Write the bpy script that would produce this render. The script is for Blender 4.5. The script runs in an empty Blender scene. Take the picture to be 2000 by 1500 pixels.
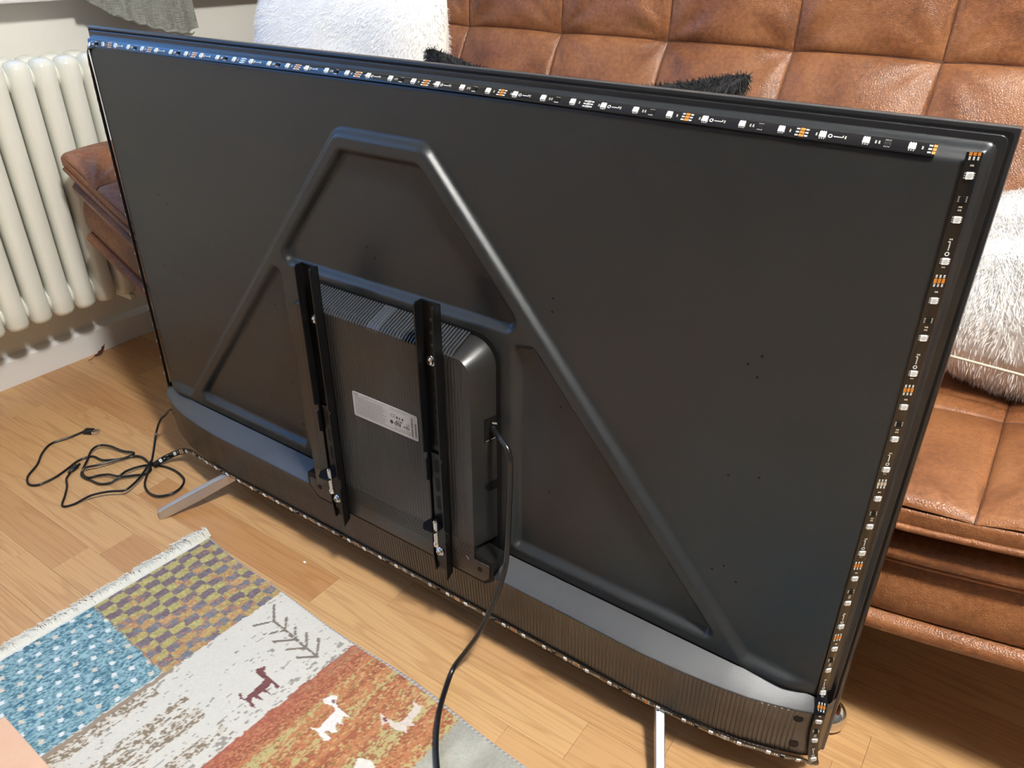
import bpy, bmesh, math, random
import numpy as np
from mathutils import Vector, Matrix, noise

random.seed(7); rng = np.random.default_rng(7)
SC = bpy.context.scene
COL = SC.collection

# ------------------------------------------------------------------ frame of reference
# "panel" coordinates (X along the television, y up, z out of its back); floor at y = FY
FY = -0.755
def T(P):
    P = np.asarray(P, float).reshape(-1, 3)
    return np.stack([P[:, 0], -P[:, 2], P[:, 1] - FY], 1)
def t1(x, y, z): return Vector((x, -z, y - FY))

# ------------------------------------------------------------------ camera
FPX = 1522.08
w = np.array([3.45885124, 0.296473004, -1.09172674]); tr = np.array([-0.580969636, -0.493431894, 1.13162608])
th = np.linalg.norm(w); k = w / th
K = np.array([[0, -k[2], k[1]], [k[2], 0, -k[0]], [-k[1], k[0], 0]])
R = np.eye(3) + math.sin(th) * K + (1 - math.cos(th)) * K @ K
Cp = -R.T @ tr
cam = bpy.data.cameras.new('camera'); camo = bpy.data.objects.new('camera', cam); COL.objects.link(camo)
wr = lambda v: Vector((v[0], -v[2], v[1]))
rgt, dwn, fwd = wr(R[0]), wr(R[1]), wr(R[2])
M = Matrix.Identity(4)
for i in range(3):
    M[i][0] = rgt[i]; M[i][1] = -dwn[i]; M[i][2] = -fwd[i]
M.translation = t1(*Cp)
camo.matrix_world = M
cam.sensor_fit = 'HORIZONTAL'; cam.sensor_width = 36; cam.lens = FPX / 2000 * 36
cam.clip_start = 0.02
SC.camera = camo

# ------------------------------------------------------------------ world, lamp, exposure
SC.view_settings.view_transform = 'Standard'; SC.view_settings.look = 'None'
SC.view_settings.gamma = 1; SC.view_settings.use_curve_mapping = False
SC.view_settings.exposure = 0.06
world = bpy.data.worlds.new('sky'); SC.world = world; world.use_nodes = True
bg = world.node_tree.nodes['Background']
bg.inputs[0].default_value = (0.15, 0.42, 1.0, 1); bg.inputs[1].default_value = 3.4

def lamp(name, loc, energy, radius, color):
    L = bpy.data.lights.new(name, 'POINT'); L.energy = energy; L.shadow_soft_size = radius; L.color = color
    o = bpy.data.objects.new(name, L); COL.objects.link(o); o.location = loc
    return o
LAMP_POS = t1(1.60, 1.40, 0.48)
lamp('ceiling_lamp_light', LAMP_POS, 182, 0.10, (1.0, 0.97, 0.925))

# ------------------------------------------------------------------ materials
MATS = {}
def nn(nt, t, **kw):
    n = nt.nodes.new(t)
    for a, b in kw.items():
        if a.startswith('i_'):
            n.inputs[a[2:].replace('_', ' ')].default_value = b
        else: setattr(n, a, b)
    return n
def mat(name, col, rough=0.5, metal=0.0, spec=0.5, coat=0.0, bump=None, var=None, sheen=0.0, trans=0.0, emit=None):
    m = bpy.data.materials.new(name); m.use_nodes = True; MATS[name] = m
    nt = m.node_tree; b = nt.nodes['Principled BSDF']
    b.inputs['Base Color'].default_value = (*col, 1); b.inputs['Roughness'].default_value = rough
    b.inputs['Metallic'].default_value = metal; b.inputs['Specular IOR Level'].default_value = spec
    b.inputs['Coat Weight'].default_value = coat
    if sheen: b.inputs['Sheen Weight'].default_value = sheen
    if trans: b.inputs['Transmission Weight'].default_value = trans
    if emit: b.inputs['Emission Color'].default_value = (*emit[0], 1); b.inputs['Emission Strength'].default_value = emit[1]
    tc = nn(nt, 'ShaderNodeTexCoord')
    if bump:
        sc, st, dist = bump
        nz = nn(nt, 'ShaderNodeTexNoise'); nz.inputs['Scale'].default_value = sc; nz.inputs['Detail'].default_value = 3
        nt.links.new(tc.outputs['Object'], nz.inputs['Vector'])
        bp = nn(nt, 'ShaderNodeBump'); bp.inputs['Strength'].default_value = st; bp.inputs['Distance'].default_value = dist
        nt.links.new(nz.outputs[0], bp.inputs['Height']); nt.links.new(bp.outputs[0], b.inputs['Normal'])
    if var:
        sc, c2, lo, hi = var
        nz = nn(nt, 'ShaderNodeTexNoise'); nz.inputs['Scale'].default_value = sc; nz.inputs['Detail'].default_value = 5
        nt.links.new(tc.outputs['Object'], nz.inputs['Vector'])
        r = nn(nt, 'ShaderNodeValToRGB'); r.color_ramp.elements[0].position = lo; r.color_ramp.elements[1].position = hi
        r.color_ramp.elements[0].color = (*col, 1); r.color_ramp.elements[1].color = (*c2, 1)
        nt.links.new(nz.outputs[0], r.inputs[0]); nt.links.new(r.outputs[0], b.inputs['Base Color'])
    return m
def srgb(r, g, b):
    f = lambda c: (c / 255 / 12.92) if c <= 10 else ((c / 255 + 0.055) / 1.055) ** 2.4
    return (f(r), f(g), f(b))

PLASTIC = mat('black_matt_plastic', (0.0135, 0.0155, 0.0170), 0.36, spec=0.42, bump=(1800, 0.10, 0.0004), var=(9, (0.0150, 0.0168, 0.0182), 0.35, 0.7))
PLASTIC2 = mat('black_satin_plastic', (0.015, 0.0148, 0.0145), 0.33, spec=0.5, bump=(1600, 0.06, 0.0004))
GRAIN = mat('grained_black_plastic', (0.040, 0.043, 0.046), 0.45, spec=0.55, bump=(900, 0.25, 0.0005), var=(14, (0.034, 0.036, 0.039), 0.58, 0.68))
RIM = mat('dark_bezel', (0.010, 0.010, 0.011), 0.3, spec=0.45)
BLACK = mat('deep_black', (0.003, 0.003, 0.003), 0.6, spec=0.2)
RAIL = mat('black_painted_steel', (0.003, 0.003, 0.0034), 0.30, spec=0.28, bump=(700, 0.05, 0.0004))
ZINC = mat('zinc_plated_steel', (0.72, 0.75, 0.78), 0.22, metal=1.0)
SILVER = mat('brushed_silver', (0.55, 0.56, 0.58), 0.33, metal=0.85, bump=(300, 0.03, 0.0004))
CHROME = mat('polished_chrome', (0.82, 0.82, 0.82), 0.06, metal=1.0)
SCREEN = mat('dark_screen_glass', (0.004, 0.004, 0.005), 0.12)
STRIP = mat('black_coated_ribbon', (0.005, 0.005, 0.006), 0.14, spec=0.45, coat=0.2)
LEDW = mat('white_led_body', (0.78, 0.80, 0.80), 0.35)
LEDL = mat('led_lens', (0.50, 0.54, 0.55), 0.15, coat=0.5)
TIN = mat('solder_tin', (0.62, 0.62, 0.58), 0.35, metal=0.6)
COPPER = mat('copper_pad', (0.62, 0.24, 0.045), 0.35, metal=0.35)
CERAM = mat('ceramic_chip', (0.36, 0.32, 0.24), 0.5)
PRINT = mat('white_print', (0.62, 0.63, 0.62), 0.5)
LABEL = mat('label_paper', (0.50, 0.50, 0.485), 0.45, var=(60, (0.46, 0.46, 0.445), 0.4, 0.7))
INK = mat('label_ink', (0.03, 0.03, 0.03), 0.5)
INKG = mat('label_ink_fine', (0.24, 0.24, 0.23), 0.5)
CABLE = mat('black_cable_rubber', (0.008, 0.008, 0.009), 0.26, spec=0.5)
USBM = mat('usb_metal', (0.75, 0.75, 0.76), 0.25, metal=1.0)
PAINT2 = mat('bounce_cutting_grey', srgb(100, 104, 106), 0.7)  # for the unseen walls, darkened to hold down bounce light
PAINT = mat('wall_paint', srgb(241, 240, 231), 0.7, bump=(60, 0.06, 0.002))
CEIL = mat('ceiling_paint', srgb(214, 212, 206), 0.8)
TRIM = mat('white_trim_paint', srgb(236, 237, 236), 0.35, bump=(40, 0.03, 0.002))
RADP = mat('radiator_enamel', srgb(238, 239, 228), 0.22, coat=0.2, bump=(120, 0.12, 0.0015))
DARKFLOOR = mat('subfloor', (0.05, 0.03, 0.018), 0.7)
CURT = mat('grey_linen', srgb(118, 121, 114), 0.9, sheen=0.15)
CARD = mat('tan_cardboard', srgb(226, 186, 156), 0.75, bump=(200, 0.05, 0.001), var=(25, srgb(219, 177, 146), 0.4, 0.7))
FURW = mat('white_fur', srgb(250, 248, 243), 0.8, sheen=0.4)
CUSHW = mat('white_plush_base', srgb(247, 244, 237), 0.9, sheen=0.4)
def furshader(m, col):
    nt = m.node_tree; nt.nodes.clear(); ou = nn(nt, 'ShaderNodeOutputMaterial'); mx = nn(nt, 'ShaderNodeMixShader'); d1 = nn(nt, 'ShaderNodeBsdfDiffuse'); d2 = nn(nt, 'ShaderNodeBsdfTranslucent')
    d1.inputs[0].default_value = (*col, 1); d2.inputs[0].default_value = (*col, 1); mx.inputs[0].default_value = 0.2
    nt.links.new(d1.outputs[0], mx.inputs[1]); nt.links.new(d2.outputs[0], mx.inputs[2]); nt.links.new(mx.outputs[0], ou.inputs[0])
furshader(FURW, srgb(252, 250, 246))
FURB = mat('black_fur', (0.006, 0.006, 0.007), 0.7)
ZIP = mat('cream_zip', srgb(205, 198, 176), 0.5)
FRINGE = mat('cream_fringe', srgb(238, 236, 222), 0.9)
LEAF = mat('dry_leaf', srgb(105, 52, 26), 0.7, var=(60, srgb(60, 30, 16), 0.4, 0.6))
CRUMB = mat('white_crumb', (0.85, 0.85, 0.83), 0.6)
LAMPG = mat('lamp_glass', (0.9, 0.88, 0.82), 0.3, emit=((1, 0.94, 0.84), 6.0))
PIPE = mat('greenish_steel', (0.05, 0.06, 0.055), 0.4)

def linen_weave():
    m = CURT; nt = m.node_tree; b = nt.nodes['Principled BSDF']; tc = nn(nt, 'ShaderNodeTexCoord')
    fac = None
    for s in ((12, 60, 700), (12, 900, 40)):
        mp = nn(nt, 'ShaderNodeMapping'); mp.inputs['Scale'].default_value = s
        nz = nn(nt, 'ShaderNodeTexNoise'); nz.inputs['Scale'].default_value = 1.0; nz.inputs['Detail'].default_value = 3
        nt.links.new(tc.outputs['Object'], mp.inputs[0]); nt.links.new(mp.outputs[0], nz.inputs['Vector'])
        if fac is None: fac = nz.outputs[0]
        else:
            a = nn(nt, 'ShaderNodeMath', operation='ADD'); nt.links.new(fac, a.inputs[0]); nt.links.new(nz.outputs[0], a.inputs[1]); fac = a.outputs[0]
    r = nn(nt, 'ShaderNodeMapRange'); r.inputs[1].default_value = 0.7; r.inputs[2].default_value = 1.3
    nt.links.new(fac, r.inputs[0])
    cr = nn(nt, 'ShaderNodeValToRGB'); cr.color_ramp.elements[0].color = (*srgb(84, 88, 82), 1); cr.color_ramp.elements[1].color = (*srgb(158, 161, 152), 1)
    nt.links.new(r.outputs[0], cr.inputs[0]); nt.links.new(cr.outputs[0], b.inputs['Base Color'])
linen_weave()

def leather():
    m = mat('cognac_leather', srgb(166, 98, 50), 0.41, spec=0.45)
    nt = m.node_tree; b = nt.nodes['Principled BSDF']; tc = nn(nt, 'ShaderNodeTexCoord')
    geo = nn(nt, 'ShaderNodeNewGeometry')
    n1 = nn(nt, 'ShaderNodeTexNoise'); n1.inputs['Scale'].default_value = 9; n1.inputs['Detail'].default_value = 6
    n2 = nn(nt, 'ShaderNodeTexNoise'); n2.inputs['Scale'].default_value = 160; n2.inputs['Detail'].default_value = 4
    vo = nn(nt, 'ShaderNodeTexVoronoi'); vo.inputs['Scale'].default_value = 330; vo.feature = 'DISTANCE_TO_EDGE'
    for n in (n1, n2, vo): nt.links.new(geo.outputs['Position'], n.inputs['Vector'])
    mix = nn(nt, 'ShaderNodeMath', operation='MULTIPLY_ADD'); mix.inputs[1].default_value = 0.45
    nt.links.new(n2.outputs[0], mix.inputs[0]); nt.links.new(n1.outputs[0], mix.inputs[2])
    cr = nn(nt, 'ShaderNodeValToRGB'); e = cr.color_ramp.elements
    e[0].position = 0.50; e[0].color = (*srgb(92, 54, 31), 1); e[1].position = 0.95; e[1].color = (*srgb(150, 101, 63), 1)
    x = e.new(0.72); x.color = (*srgb(125, 79, 47), 1)
    nt.links.new(mix.outputs[0], cr.inputs[0]); nt.links.new(cr.outputs[0], b.inputs['Base Color'])
    a = nn(nt, 'ShaderNodeMath', operation='MULTIPLY'); a.inputs[1].default_value = 2.2
    a.use_clamp = True
    nt.links.new(vo.outputs['Distance'], a.inputs[0])
    ad = nn(nt, 'ShaderNodeMath', operation='ADD'); nt.links.new(a.outputs[0], ad.inputs[0]); nt.links.new(n2.outputs[0], ad.inputs[1])
    bp = nn(nt, 'ShaderNodeBump'); bp.inputs['Strength'].default_value = 0.28; bp.inputs['Distance'].default_value = 0.0012
    nt.links.new(ad.outputs[0], bp.inputs['Height']); nt.links.new(bp.outputs[0], b.inputs['Normal'])
    return m
LEATHER = leather()
LEATHER_D = mat('leather_stitching', srgb(74, 40, 20), 0.6)

def wood():
    m = mat('oak_plank', srgb(200, 150, 95), 0.34, spec=0.45)
    nt = m.node_tree; b = nt.nodes['Principled BSDF']; tc = nn(nt, 'ShaderNodeTexCoord'); oi = nn(nt, 'ShaderNodeObjectInfo')
    off = nn(nt, 'ShaderNodeVectorMath', operation='SCALE'); off.inputs[0].default_value = (31, 17, 7); nt.links.new(oi.outputs['Random'], off.inputs['Scale'])
    def coords(s):
        mp = nn(nt, 'ShaderNodeVectorMath', operation='MULTIPLY'); mp.inputs[1].default_value = s; nt.links.new(tc.outputs['Object'], mp.inputs[0])
        ad = nn(nt, 'ShaderNodeVectorMath', operation='ADD'); nt.links.new(mp.outputs[0], ad.inputs[0]); nt.links.new(off.outputs[0], ad.inputs[1])
        return ad.outputs[0]
    big = nn(nt, 'ShaderNodeTexNoise'); big.inputs['Scale'].default_value = 1; big.inputs['Detail'].default_value = 3; big.inputs['Roughness'].default_value = 0.45
    nt.links.new(coords((1.3, 15, 1)), big.inputs['Vector'])
    ring = nn(nt, 'ShaderNodeMath', operation='MULTIPLY'); ring.inputs[1].default_value = 60; nt.links.new(big.outputs[0], ring.inputs[0])
    sn = nn(nt, 'ShaderNodeMath', operation='SINE'); nt.links.new(ring.outputs[0], sn.inputs[0])
    pw = nn(nt, 'ShaderNodeMapRange'); pw.inputs[1].default_value = 0.55; pw.inputs[2].default_value = 1.0; nt.links.new(sn.outputs[0], pw.inputs[0])
    fine = nn(nt, 'ShaderNodeTexNoise'); fine.inputs['Scale'].default_value = 1; fine.inputs['Detail'].default_value = 4
    nt.links.new(coords((7, 420, 1)), fine.inputs['Vector'])
    base = nn(nt, 'ShaderNodeValToRGB'); e = base.color_ramp.elements
    e[0].position = 0.0; e[0].color = (*srgb(186, 142, 96), 1); e[1].position = 1.0; e[1].color = (*srgb(210, 172, 122), 1)
    x = e.new(0.25); x.color = (*srgb(199, 157, 109), 1); y = e.new(0.8); y.color = (*srgb(205, 165, 115), 1)
    nt.links.new(oi.outputs['Random'], base.inputs[0])
    def darken(prev, fac, amt, col):
        mx = nn(nt, 'ShaderNodeMix', data_type='RGBA', blend_type='MIX')
        mu = nn(nt, 'ShaderNodeMath', operation='MULTIPLY'); mu.inputs[1].default_value = amt; nt.links.new(fac, mu.inputs[0])
        nt.links.new(mu.outputs[0], mx.inputs[0]); nt.links.new(prev, mx.inputs[6]); mx.inputs[7].default_value = (*col, 1)
        return mx.outputs[2]
    c = darken(base.outputs[0], pw.outputs[0], 0.27, srgb(150, 102, 56))
    fr = nn(nt, 'ShaderNodeMapRange'); fr.inputs[1].default_value = 0.5; fr.inputs[2].default_value = 0.8; nt.links.new(fine.outputs[0], fr.inputs[0])
    c = darken(c, fr.outputs[0], 0.55, srgb(146, 98, 54))
    tint = nn(nt, 'ShaderNodeMix', data_type='RGBA', blend_type='MULTIPLY'); tint.inputs[0].default_value = 1.0
    nt.links.new(c, tint.inputs[6]); nt.links.new(oi.outputs['Color'], tint.inputs[7]); nt.links.new(tint.outputs[2], b.inputs['Base Color'])
    bp = nn(nt, 'ShaderNodeBump'); bp.inputs['Strength'].default_value = 0.06; bp.inputs['Distance'].default_value = 0.001
    nt.links.new(fine.outputs[0], bp.inputs['Height']); nt.links.new(bp.outputs[0], b.inputs['Normal'])
    return m
WOOD = wood()

def rugmat():
    m = mat('woven_pile', (0.6, 0.6, 0.6), 0.92, spec=0.15, sheen=0.2)
    nt = m.node_tree; b = nt.nodes['Principled BSDF']
    at = nn(nt, 'ShaderNodeAttribute', attribute_name='weave'); nt.links.new(at.outputs['Color'], b.inputs['Base Color'])
    tc = nn(nt, 'ShaderNodeTexCoord'); nz = nn(nt, 'ShaderNodeTexNoise'); nz.inputs['Scale'].default_value = 420; nz.inputs['Detail'].default_value = 2
    nt.links.new(tc.outputs['Object'], nz.inputs['Vector'])
    bp = nn(nt, 'ShaderNodeBump'); bp.inputs['Strength'].default_value = 0.5; bp.inputs['Distance'].default_value = 0.002
    nt.links.new(nz.outputs[0], bp.inputs['Height']); nt.links.new(bp.outputs[0], b.inputs['Normal'])
    return m
RUG = rugmat()

# ------------------------------------------------------------------ object helpers
ORG = {}
def root_loc(o): return ORG.get(o.name, Vector((0, 0, 0)))
def tag(o, label=None, cat=None, group=None, kind=None):
    if label: o['label'] = label
    if cat: o['category'] = cat
    if group: o['group'] = group
    if kind: o['kind'] = kind
    return o
def thing(name, label, cat, loc, group=None):
    o = bpy.data.objects.new(name, None); COL.objects.link(o); o.location = loc; o.empty_display_size = 0.05
    ORG[o.name] = Vector(loc); return tag(o, label, cat, group)
def mk(name, V, F, m, parent=None, smooth=False, fm=None, world=False, sharp=None):
    """V in panel coordinates unless world; origin = that of the parent (or the base centre)"""
    V = np.asarray(V, float).reshape(-1, 3)
    if not world: V = T(V)
    if parent is not None: org = root_loc(parent)
    else:
        lo, hi = V.min(0), V.max(0); org = Vector(((lo[0] + hi[0]) / 2, (lo[1] + hi[1]) / 2, lo[2]))
    me = bpy.data.meshes.new(name)
    VV = V - np.array(org)
    me.from_pydata(VV.tolist(), [], [list(map(int, f)) for f in F] if not isinstance(F, np.ndarray) else F.tolist())
    for mm in (m if isinstance(m, (list, tuple)) else [m]): me.materials.append(mm)
    if fm is not None: me.polygons.foreach_set('material_index', np.asarray(fm, np.int32))
    if smooth: me.polygons.foreach_set('use_smooth', np.ones(len(me.polygons), bool))
    if smooth and sharp: me.set_sharp_from_angle(angle=math.radians(sharp))
    me.validate(); me.update()
    o = bpy.data.objects.new(name, me); COL.objects.link(o)
    if parent is not None: o.parent = parent
    else: o.location = org
    ORG[o.name] = Vector(org)
    return o
def inst(name, me, parent, Mloc):
    o = bpy.data.objects.new(name, me); COL.objects.link(o); o.parent = parent
    o.matrix_local = Mloc
    return o

class MB:
    def __init__(s): s.v = []; s.f = []; s.m = []
    def add(s, V, F, mi=0):
        n = len(s.v); s.v += [tuple(p) for p in V]; s.f += [tuple(i + n for i in f) for f in F]; s.m += [mi] * len(F); return s
    def box(s, x0, x1, y0, y1, z0, z1, mi=0):
        V = [(x, y, z) for z in (z0, z1) for y in (y0, y1) for x in (x0, x1)]
        return s.add(V, [(0, 2, 3, 1), (4, 5, 7, 6), (0, 1, 5, 4), (2, 6, 7, 3), (0, 4, 6, 2), (1, 3, 7, 5)], mi)
    def bbox(s, x0, x1, y0, y1, z0, z1, b=0.002, seg=2, mi=0):
        bm = bmesh.new(); bmesh.ops.create_cube(bm, size=1)
        for v in bm.verts:
            v.co = Vector(((x0 + x1) / 2 + v.co.x * (x1 - x0), (y0 + y1) / 2 + v.co.y * (y1 - y0), (z0 + z1) / 2 + v.co.z * (z1 - z0)))
        bmesh.ops.bevel(bm, geom=bm.edges[:], offset=b, segments=seg, affect='EDGES', profile=0.5)
        bm.verts.index_update()
        s.add([v.co[:] for v in bm.verts], [[v.index for v in f.verts] for f in bm.faces], mi); bm.free(); return s
    def tube(s, pts, r, n=10, mi=0, caps=True):
        P = np.asarray(pts, float); N = len(P)
        rr = np.full(N, r) if np.isscalar(r) else np.asarray(r)
        tg = np.gradient(P, axis=0); tg /= np.linalg.norm(tg, axis=1)[:, None] + 1e-12
        a = np.array([0, 0, 1.0]) if abs(tg[0][2]) < .9 else np.array([1.0, 0, 0])
        u = np.cross(tg[0], a); u /= np.linalg.norm(u)
        V = []
        for i in range(N):
            u = u - tg[i] * (u @ tg[i]); u /= np.linalg.norm(u); v = np.cross(tg[i], u)
            for j in range(n):
                t = 2 * math.pi * j / n; V.append(P[i] + rr[i] * (math.cos(t) * u + math.sin(t) * v))
        F = [(i * n + j, i * n + (j + 1) % n, (i + 1) * n + (j + 1) % n, (i + 1) * n + j) for i in range(N - 1) for j in range(n)]
        if caps: F += [tuple(range(n))[::-1], tuple((N - 1) * n + j for j in range(n))]
        return s.add(V, F, mi)
    def cyl(s, p0, p1, r, n=16, mi=0): return s.tube([p0, (np.array(p0) + np.array(p1)) / 2, p1], r, n, mi)
    def prism(s, out, z0, z1, bev=0.0, mi=0):
        """outline in (x, y), counter-clockwise, extruded along z with a bevelled top"""
        out = np.asarray(out, float); n = len(out)
        rings = [(out, z0), (out, z1 - bev)]
        if bev > 0:
            nx = np.roll(out, -1, 0); pv = np.roll(out, 1, 0); d = nx - pv; d /= np.linalg.norm(d, axis=1)[:, None] + 1e-12
            inn = np.stack([-d[:, 1], d[:, 0]], 1)
            for q in (0.35, 0.7, 1.0):
                a = q * math.pi / 2; rings.append((out + inn * bev * (1 - math.cos(a)), z1 - bev + bev * math.sin(a)))
        V = [(p[0], p[1], z) for o_, z in rings for p in o_]; F = []
        for r_ in range(len(rings) - 1):
            F += [(r_ * n + i, r_ * n + (i + 1) % n, (r_ + 1) * n + (i + 1) % n, (r_ + 1) * n + i) for i in range(n)]
        F += [tuple((len(rings) - 1) * n + i for i in range(n)), tuple(range(n))[::-1]]
        return s.add(V, F, mi)
    def disc(s, c, r, z, n=10, mi=0):
        return s.add([(c[0] + r * math.cos(2 * math.pi * i / n), c[1] + r * math.sin(2 * math.pi * i / n), z) for i in range(n)], [tuple(range(n))], mi)
    def lathe(s, c, prof, n=24, mi=0):
        """profile (radius, height) about the vertical y axis through c=(x, z)"""
        V = []; m_ = len(prof)
        for r, h in prof:
            for j in range(n):
                a = 2 * math.pi * j / n; V.append((c[0] + r * math.cos(a), h, c[1] - r * math.sin(a)))
        F = [(i * n + j, i * n + (j + 1) % n, (i + 1) * n + (j + 1) % n, (i + 1) * n + j) for i in range(m_ - 1) for j in range(n)]
        F += [tuple(range(n))[::-1], tuple((m_ - 1) * n + j for j in range(n))]
        return s.add(V, F, mi)
    def go(s, name, m, parent=None, smooth=False, sharp=None, world=False):
        return mk(name, s.v, s.f, m, parent, smooth, s.m if isinstance(m, (list, tuple)) else None, world, sharp)

def spline(pts, per=8):
    P = np.asarray(pts, float); Q = np.vstack([2 * P[0] - P[1], P, 2 * P[-1] - P[-2]]); out = []
    for i in range(1, len(Q) - 2):
        p0, p1, p2, p3 = Q[i - 1], Q[i], Q[i + 1], Q[i + 2]
        for j in range(per):
            t = j / per
            out.append(0.5 * ((2 * p1) + (-p0 + p2) * t + (2 * p0 - 5 * p1 + 4 * p2 - p3) * t * t + (-p0 + 3 * p1 - 3 * p2 + p3) * t ** 3))
    out.append(P[-1]); return np.array(out)
def rounded(poly, r, seg=6):
    """fillet a counter-clockwise polygon"""
    P = [np.array(p, float) for p in poly]; n = len(P); out = []
    rs = [r] * n if np.isscalar(r) else r
    for i in range(n):
        a, b, c = P[i - 1], P[i], P[(i + 1) % n]; ri = rs[i]
        if ri <= 0: out.append(tuple(b)); continue
        u = (a - b) / np.linalg.norm(a - b); v = (c - b) / np.linalg.norm(c - b)
        ang = math.acos(max(-1, min(1, u @ v))); d = min(ri / math.tan(ang / 2), .49 * np.linalg.norm(a - b), .49 * np.linalg.norm(c - b)); rr = d * math.tan(ang / 2)
        bis = (u + v) / np.linalg.norm(u + v); cen = b + bis * rr / math.sin(ang / 2)
        s0 = b + u * d - cen; s1 = b + v * d - cen
        a0 = math.atan2(s0[1], s0[0]); a1 = math.atan2(s1[1], s1[0]); da = (a1 - a0 + math.pi) % (2 * math.pi) - math.pi
        for j in range(seg + 1):
            t = a0 + da * j / seg; out.append((cen[0] + rr * math.cos(t), cen[1] + rr * math.sin(t)))
    return out
def sdpoly(X, Y, poly, r=0.0):
    """signed distance to a convex counter-clockwise polygon with corner radius r (negative inside)"""
    P = np.array(poly, float); n = len(P)
    if r:
        L = []
        for i in range(n):
            a, b = P[i], P[(i + 1) % n]; d = (b - a) / np.linalg.norm(b - a); nr = np.array([-d[1], d[0]]); L.append((a + nr * r, d))
        Q = []
        for i in range(n):
            (a, d), (b, e) = L[i - 1], L[i]
            t = ((b - a)[0] * e[1] - (b - a)[1] * e[0]) / (d[0] * e[1] - d[1] * e[0]); Q.append(a + d * t)
        P = np.array(Q)
    best = np.full(X.shape, 1e9); ins = np.ones(X.shape, bool)
    for i in range(n):
        a, b = P[i], P[(i + 1) % n]; e = b - a
        wx, wy = X - a[0], Y - a[1]; t = np.clip((wx * e[0] + wy * e[1]) / (e @ e), 0, 1)
        best = np.minimum(best, (wx - e[0] * t) ** 2 + (wy - e[1] * t) ** 2)
        ins &= (e[0] * wy - e[1] * wx) >= 0
    d = np.sqrt(best); return np.where(ins, -d, d) - r
def S(t): t = np.clip(t, 0, 1); return t * t * (3 - 2 * t)
def gridfaces(nx, ny):
    i, j = np.meshgrid(np.arange(nx - 1), np.arange(ny - 1)); a = (j * nx + i).ravel()
    return np.stack([a, a + 1, a + nx + 1, a + nx], 1)

# ================================================================== STRUCTURE
WX = -0.645            # inner face of the wall with the radiator
BZ = -1.02             # inner face of the wall behind the sofa
RX, FZ, CY = 3.6, 3.2, 1.72
def struct(o): o['kind'] = 'structure'; return o
fl = struct(MB().box(WX - .12, RX + .12, FY - .10, FY - .012, BZ - .12, FZ + .12).go('floor', DARKFLOOR))
wl = MB()
wz0, wz1, wy0, wy1 = -0.55, 1.55, 0.062, 1.25
wl.box(WX - .14, WX, FY - .012, wy0, BZ - .12, FZ + .12); wl.box(WX - .14, WX, wy1, CY, BZ - .12, FZ + .12)
wl.box(WX - .14, WX, wy0, wy1, BZ - .12, wz0); wl.box(WX - .14, WX, wy0, wy1, wz1, FZ + .12)
struct(wl.go('wall_left', PAINT))
struct(MB().box(WX, RX, FY - .012, CY, BZ - .12, BZ).go('wall_back', PAINT))
struct(MB().box(RX, RX + .12, FY - .012, CY, BZ - .12, FZ + .12).go('wall_right', PAINT2))
struct(MB().box(WX, RX, FY - .012, CY, FZ, FZ + .12).go('wall_front', PAINT2))
struct(MB().box(WX - .12, RX + .12, CY, CY + .1, BZ - .12, FZ + .12).go('ceiling', CEIL))
bbm = MB()
prof = [(WX, FY), (WX + .016, FY), (WX + .016, FY + .058), (WX + .010, FY + .066), (WX, FY + .068)]
V = [(x, y, z) for z in (BZ, FZ) for x, y in prof]; n = len(prof)
bbm.add(V, [(i, (i + 1) % n, n + (i + 1) % n, n + i)[::-1] for i in range(n)] + [tuple(range(n)), tuple(range(n, 2 * n))[::-1]])
struct(bbm.go('baseboard_left', TRIM))
struct(MB().box(WX + .016, RX, FY, FY + .067, BZ, BZ + .015).go('baseboard_back', TRIM))
win = struct(MB().box(WX - .10, WX - .04, wy0, wy0 + .05, wz0, wz1).box(WX - .10, WX - .04, wy1 - .05, wy1, wz0, wz1)
             .box(WX - .10, WX - .04, wy0 + .05, wy1 - .05, wz0, wz0 + .05).box(WX - .10, WX - .04, wy0 + .05, wy1 - .05, wz1 - .05, wz1)
             .box(WX - .095, WX - .045, wy0 + .05, wy1 - .05, .33, .38).go('window_1', TRIM))
GL = bpy.data.materials.new('window_glass'); GL.use_nodes = True
nt = GL.node_tree; nt.nodes.clear(); ou = nn(nt, 'ShaderNodeOutputMaterial'); mx = nn(nt, 'ShaderNodeMixShader'); tb = nn(nt, 'ShaderNodeBsdfTransparent'); gb = nn(nt, 'ShaderNodeBsdfGlossy')
gb.inputs['Roughness'].default_value = 0.02; mx.inputs[0].default_value = 0.06
nt.links.new(tb.outputs[0], mx.inputs[1]); nt.links.new(gb.outputs[0], mx.inputs[2]); nt.links.new(mx.outputs[0], ou.inputs[0])
for a, b in ((wz0 + .05, .33), (.38, wz1 - .05)):
    MB().box(WX - .072, WX - .068, wy0 + .05, wy1 - .05, a, b).go('pane', GL, win)
struct(MB().bbox(WX - .03, WX + .065, .021, .060, -.97, 1.65, .004).go('trim_1', TRIM))   # window sill

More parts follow.
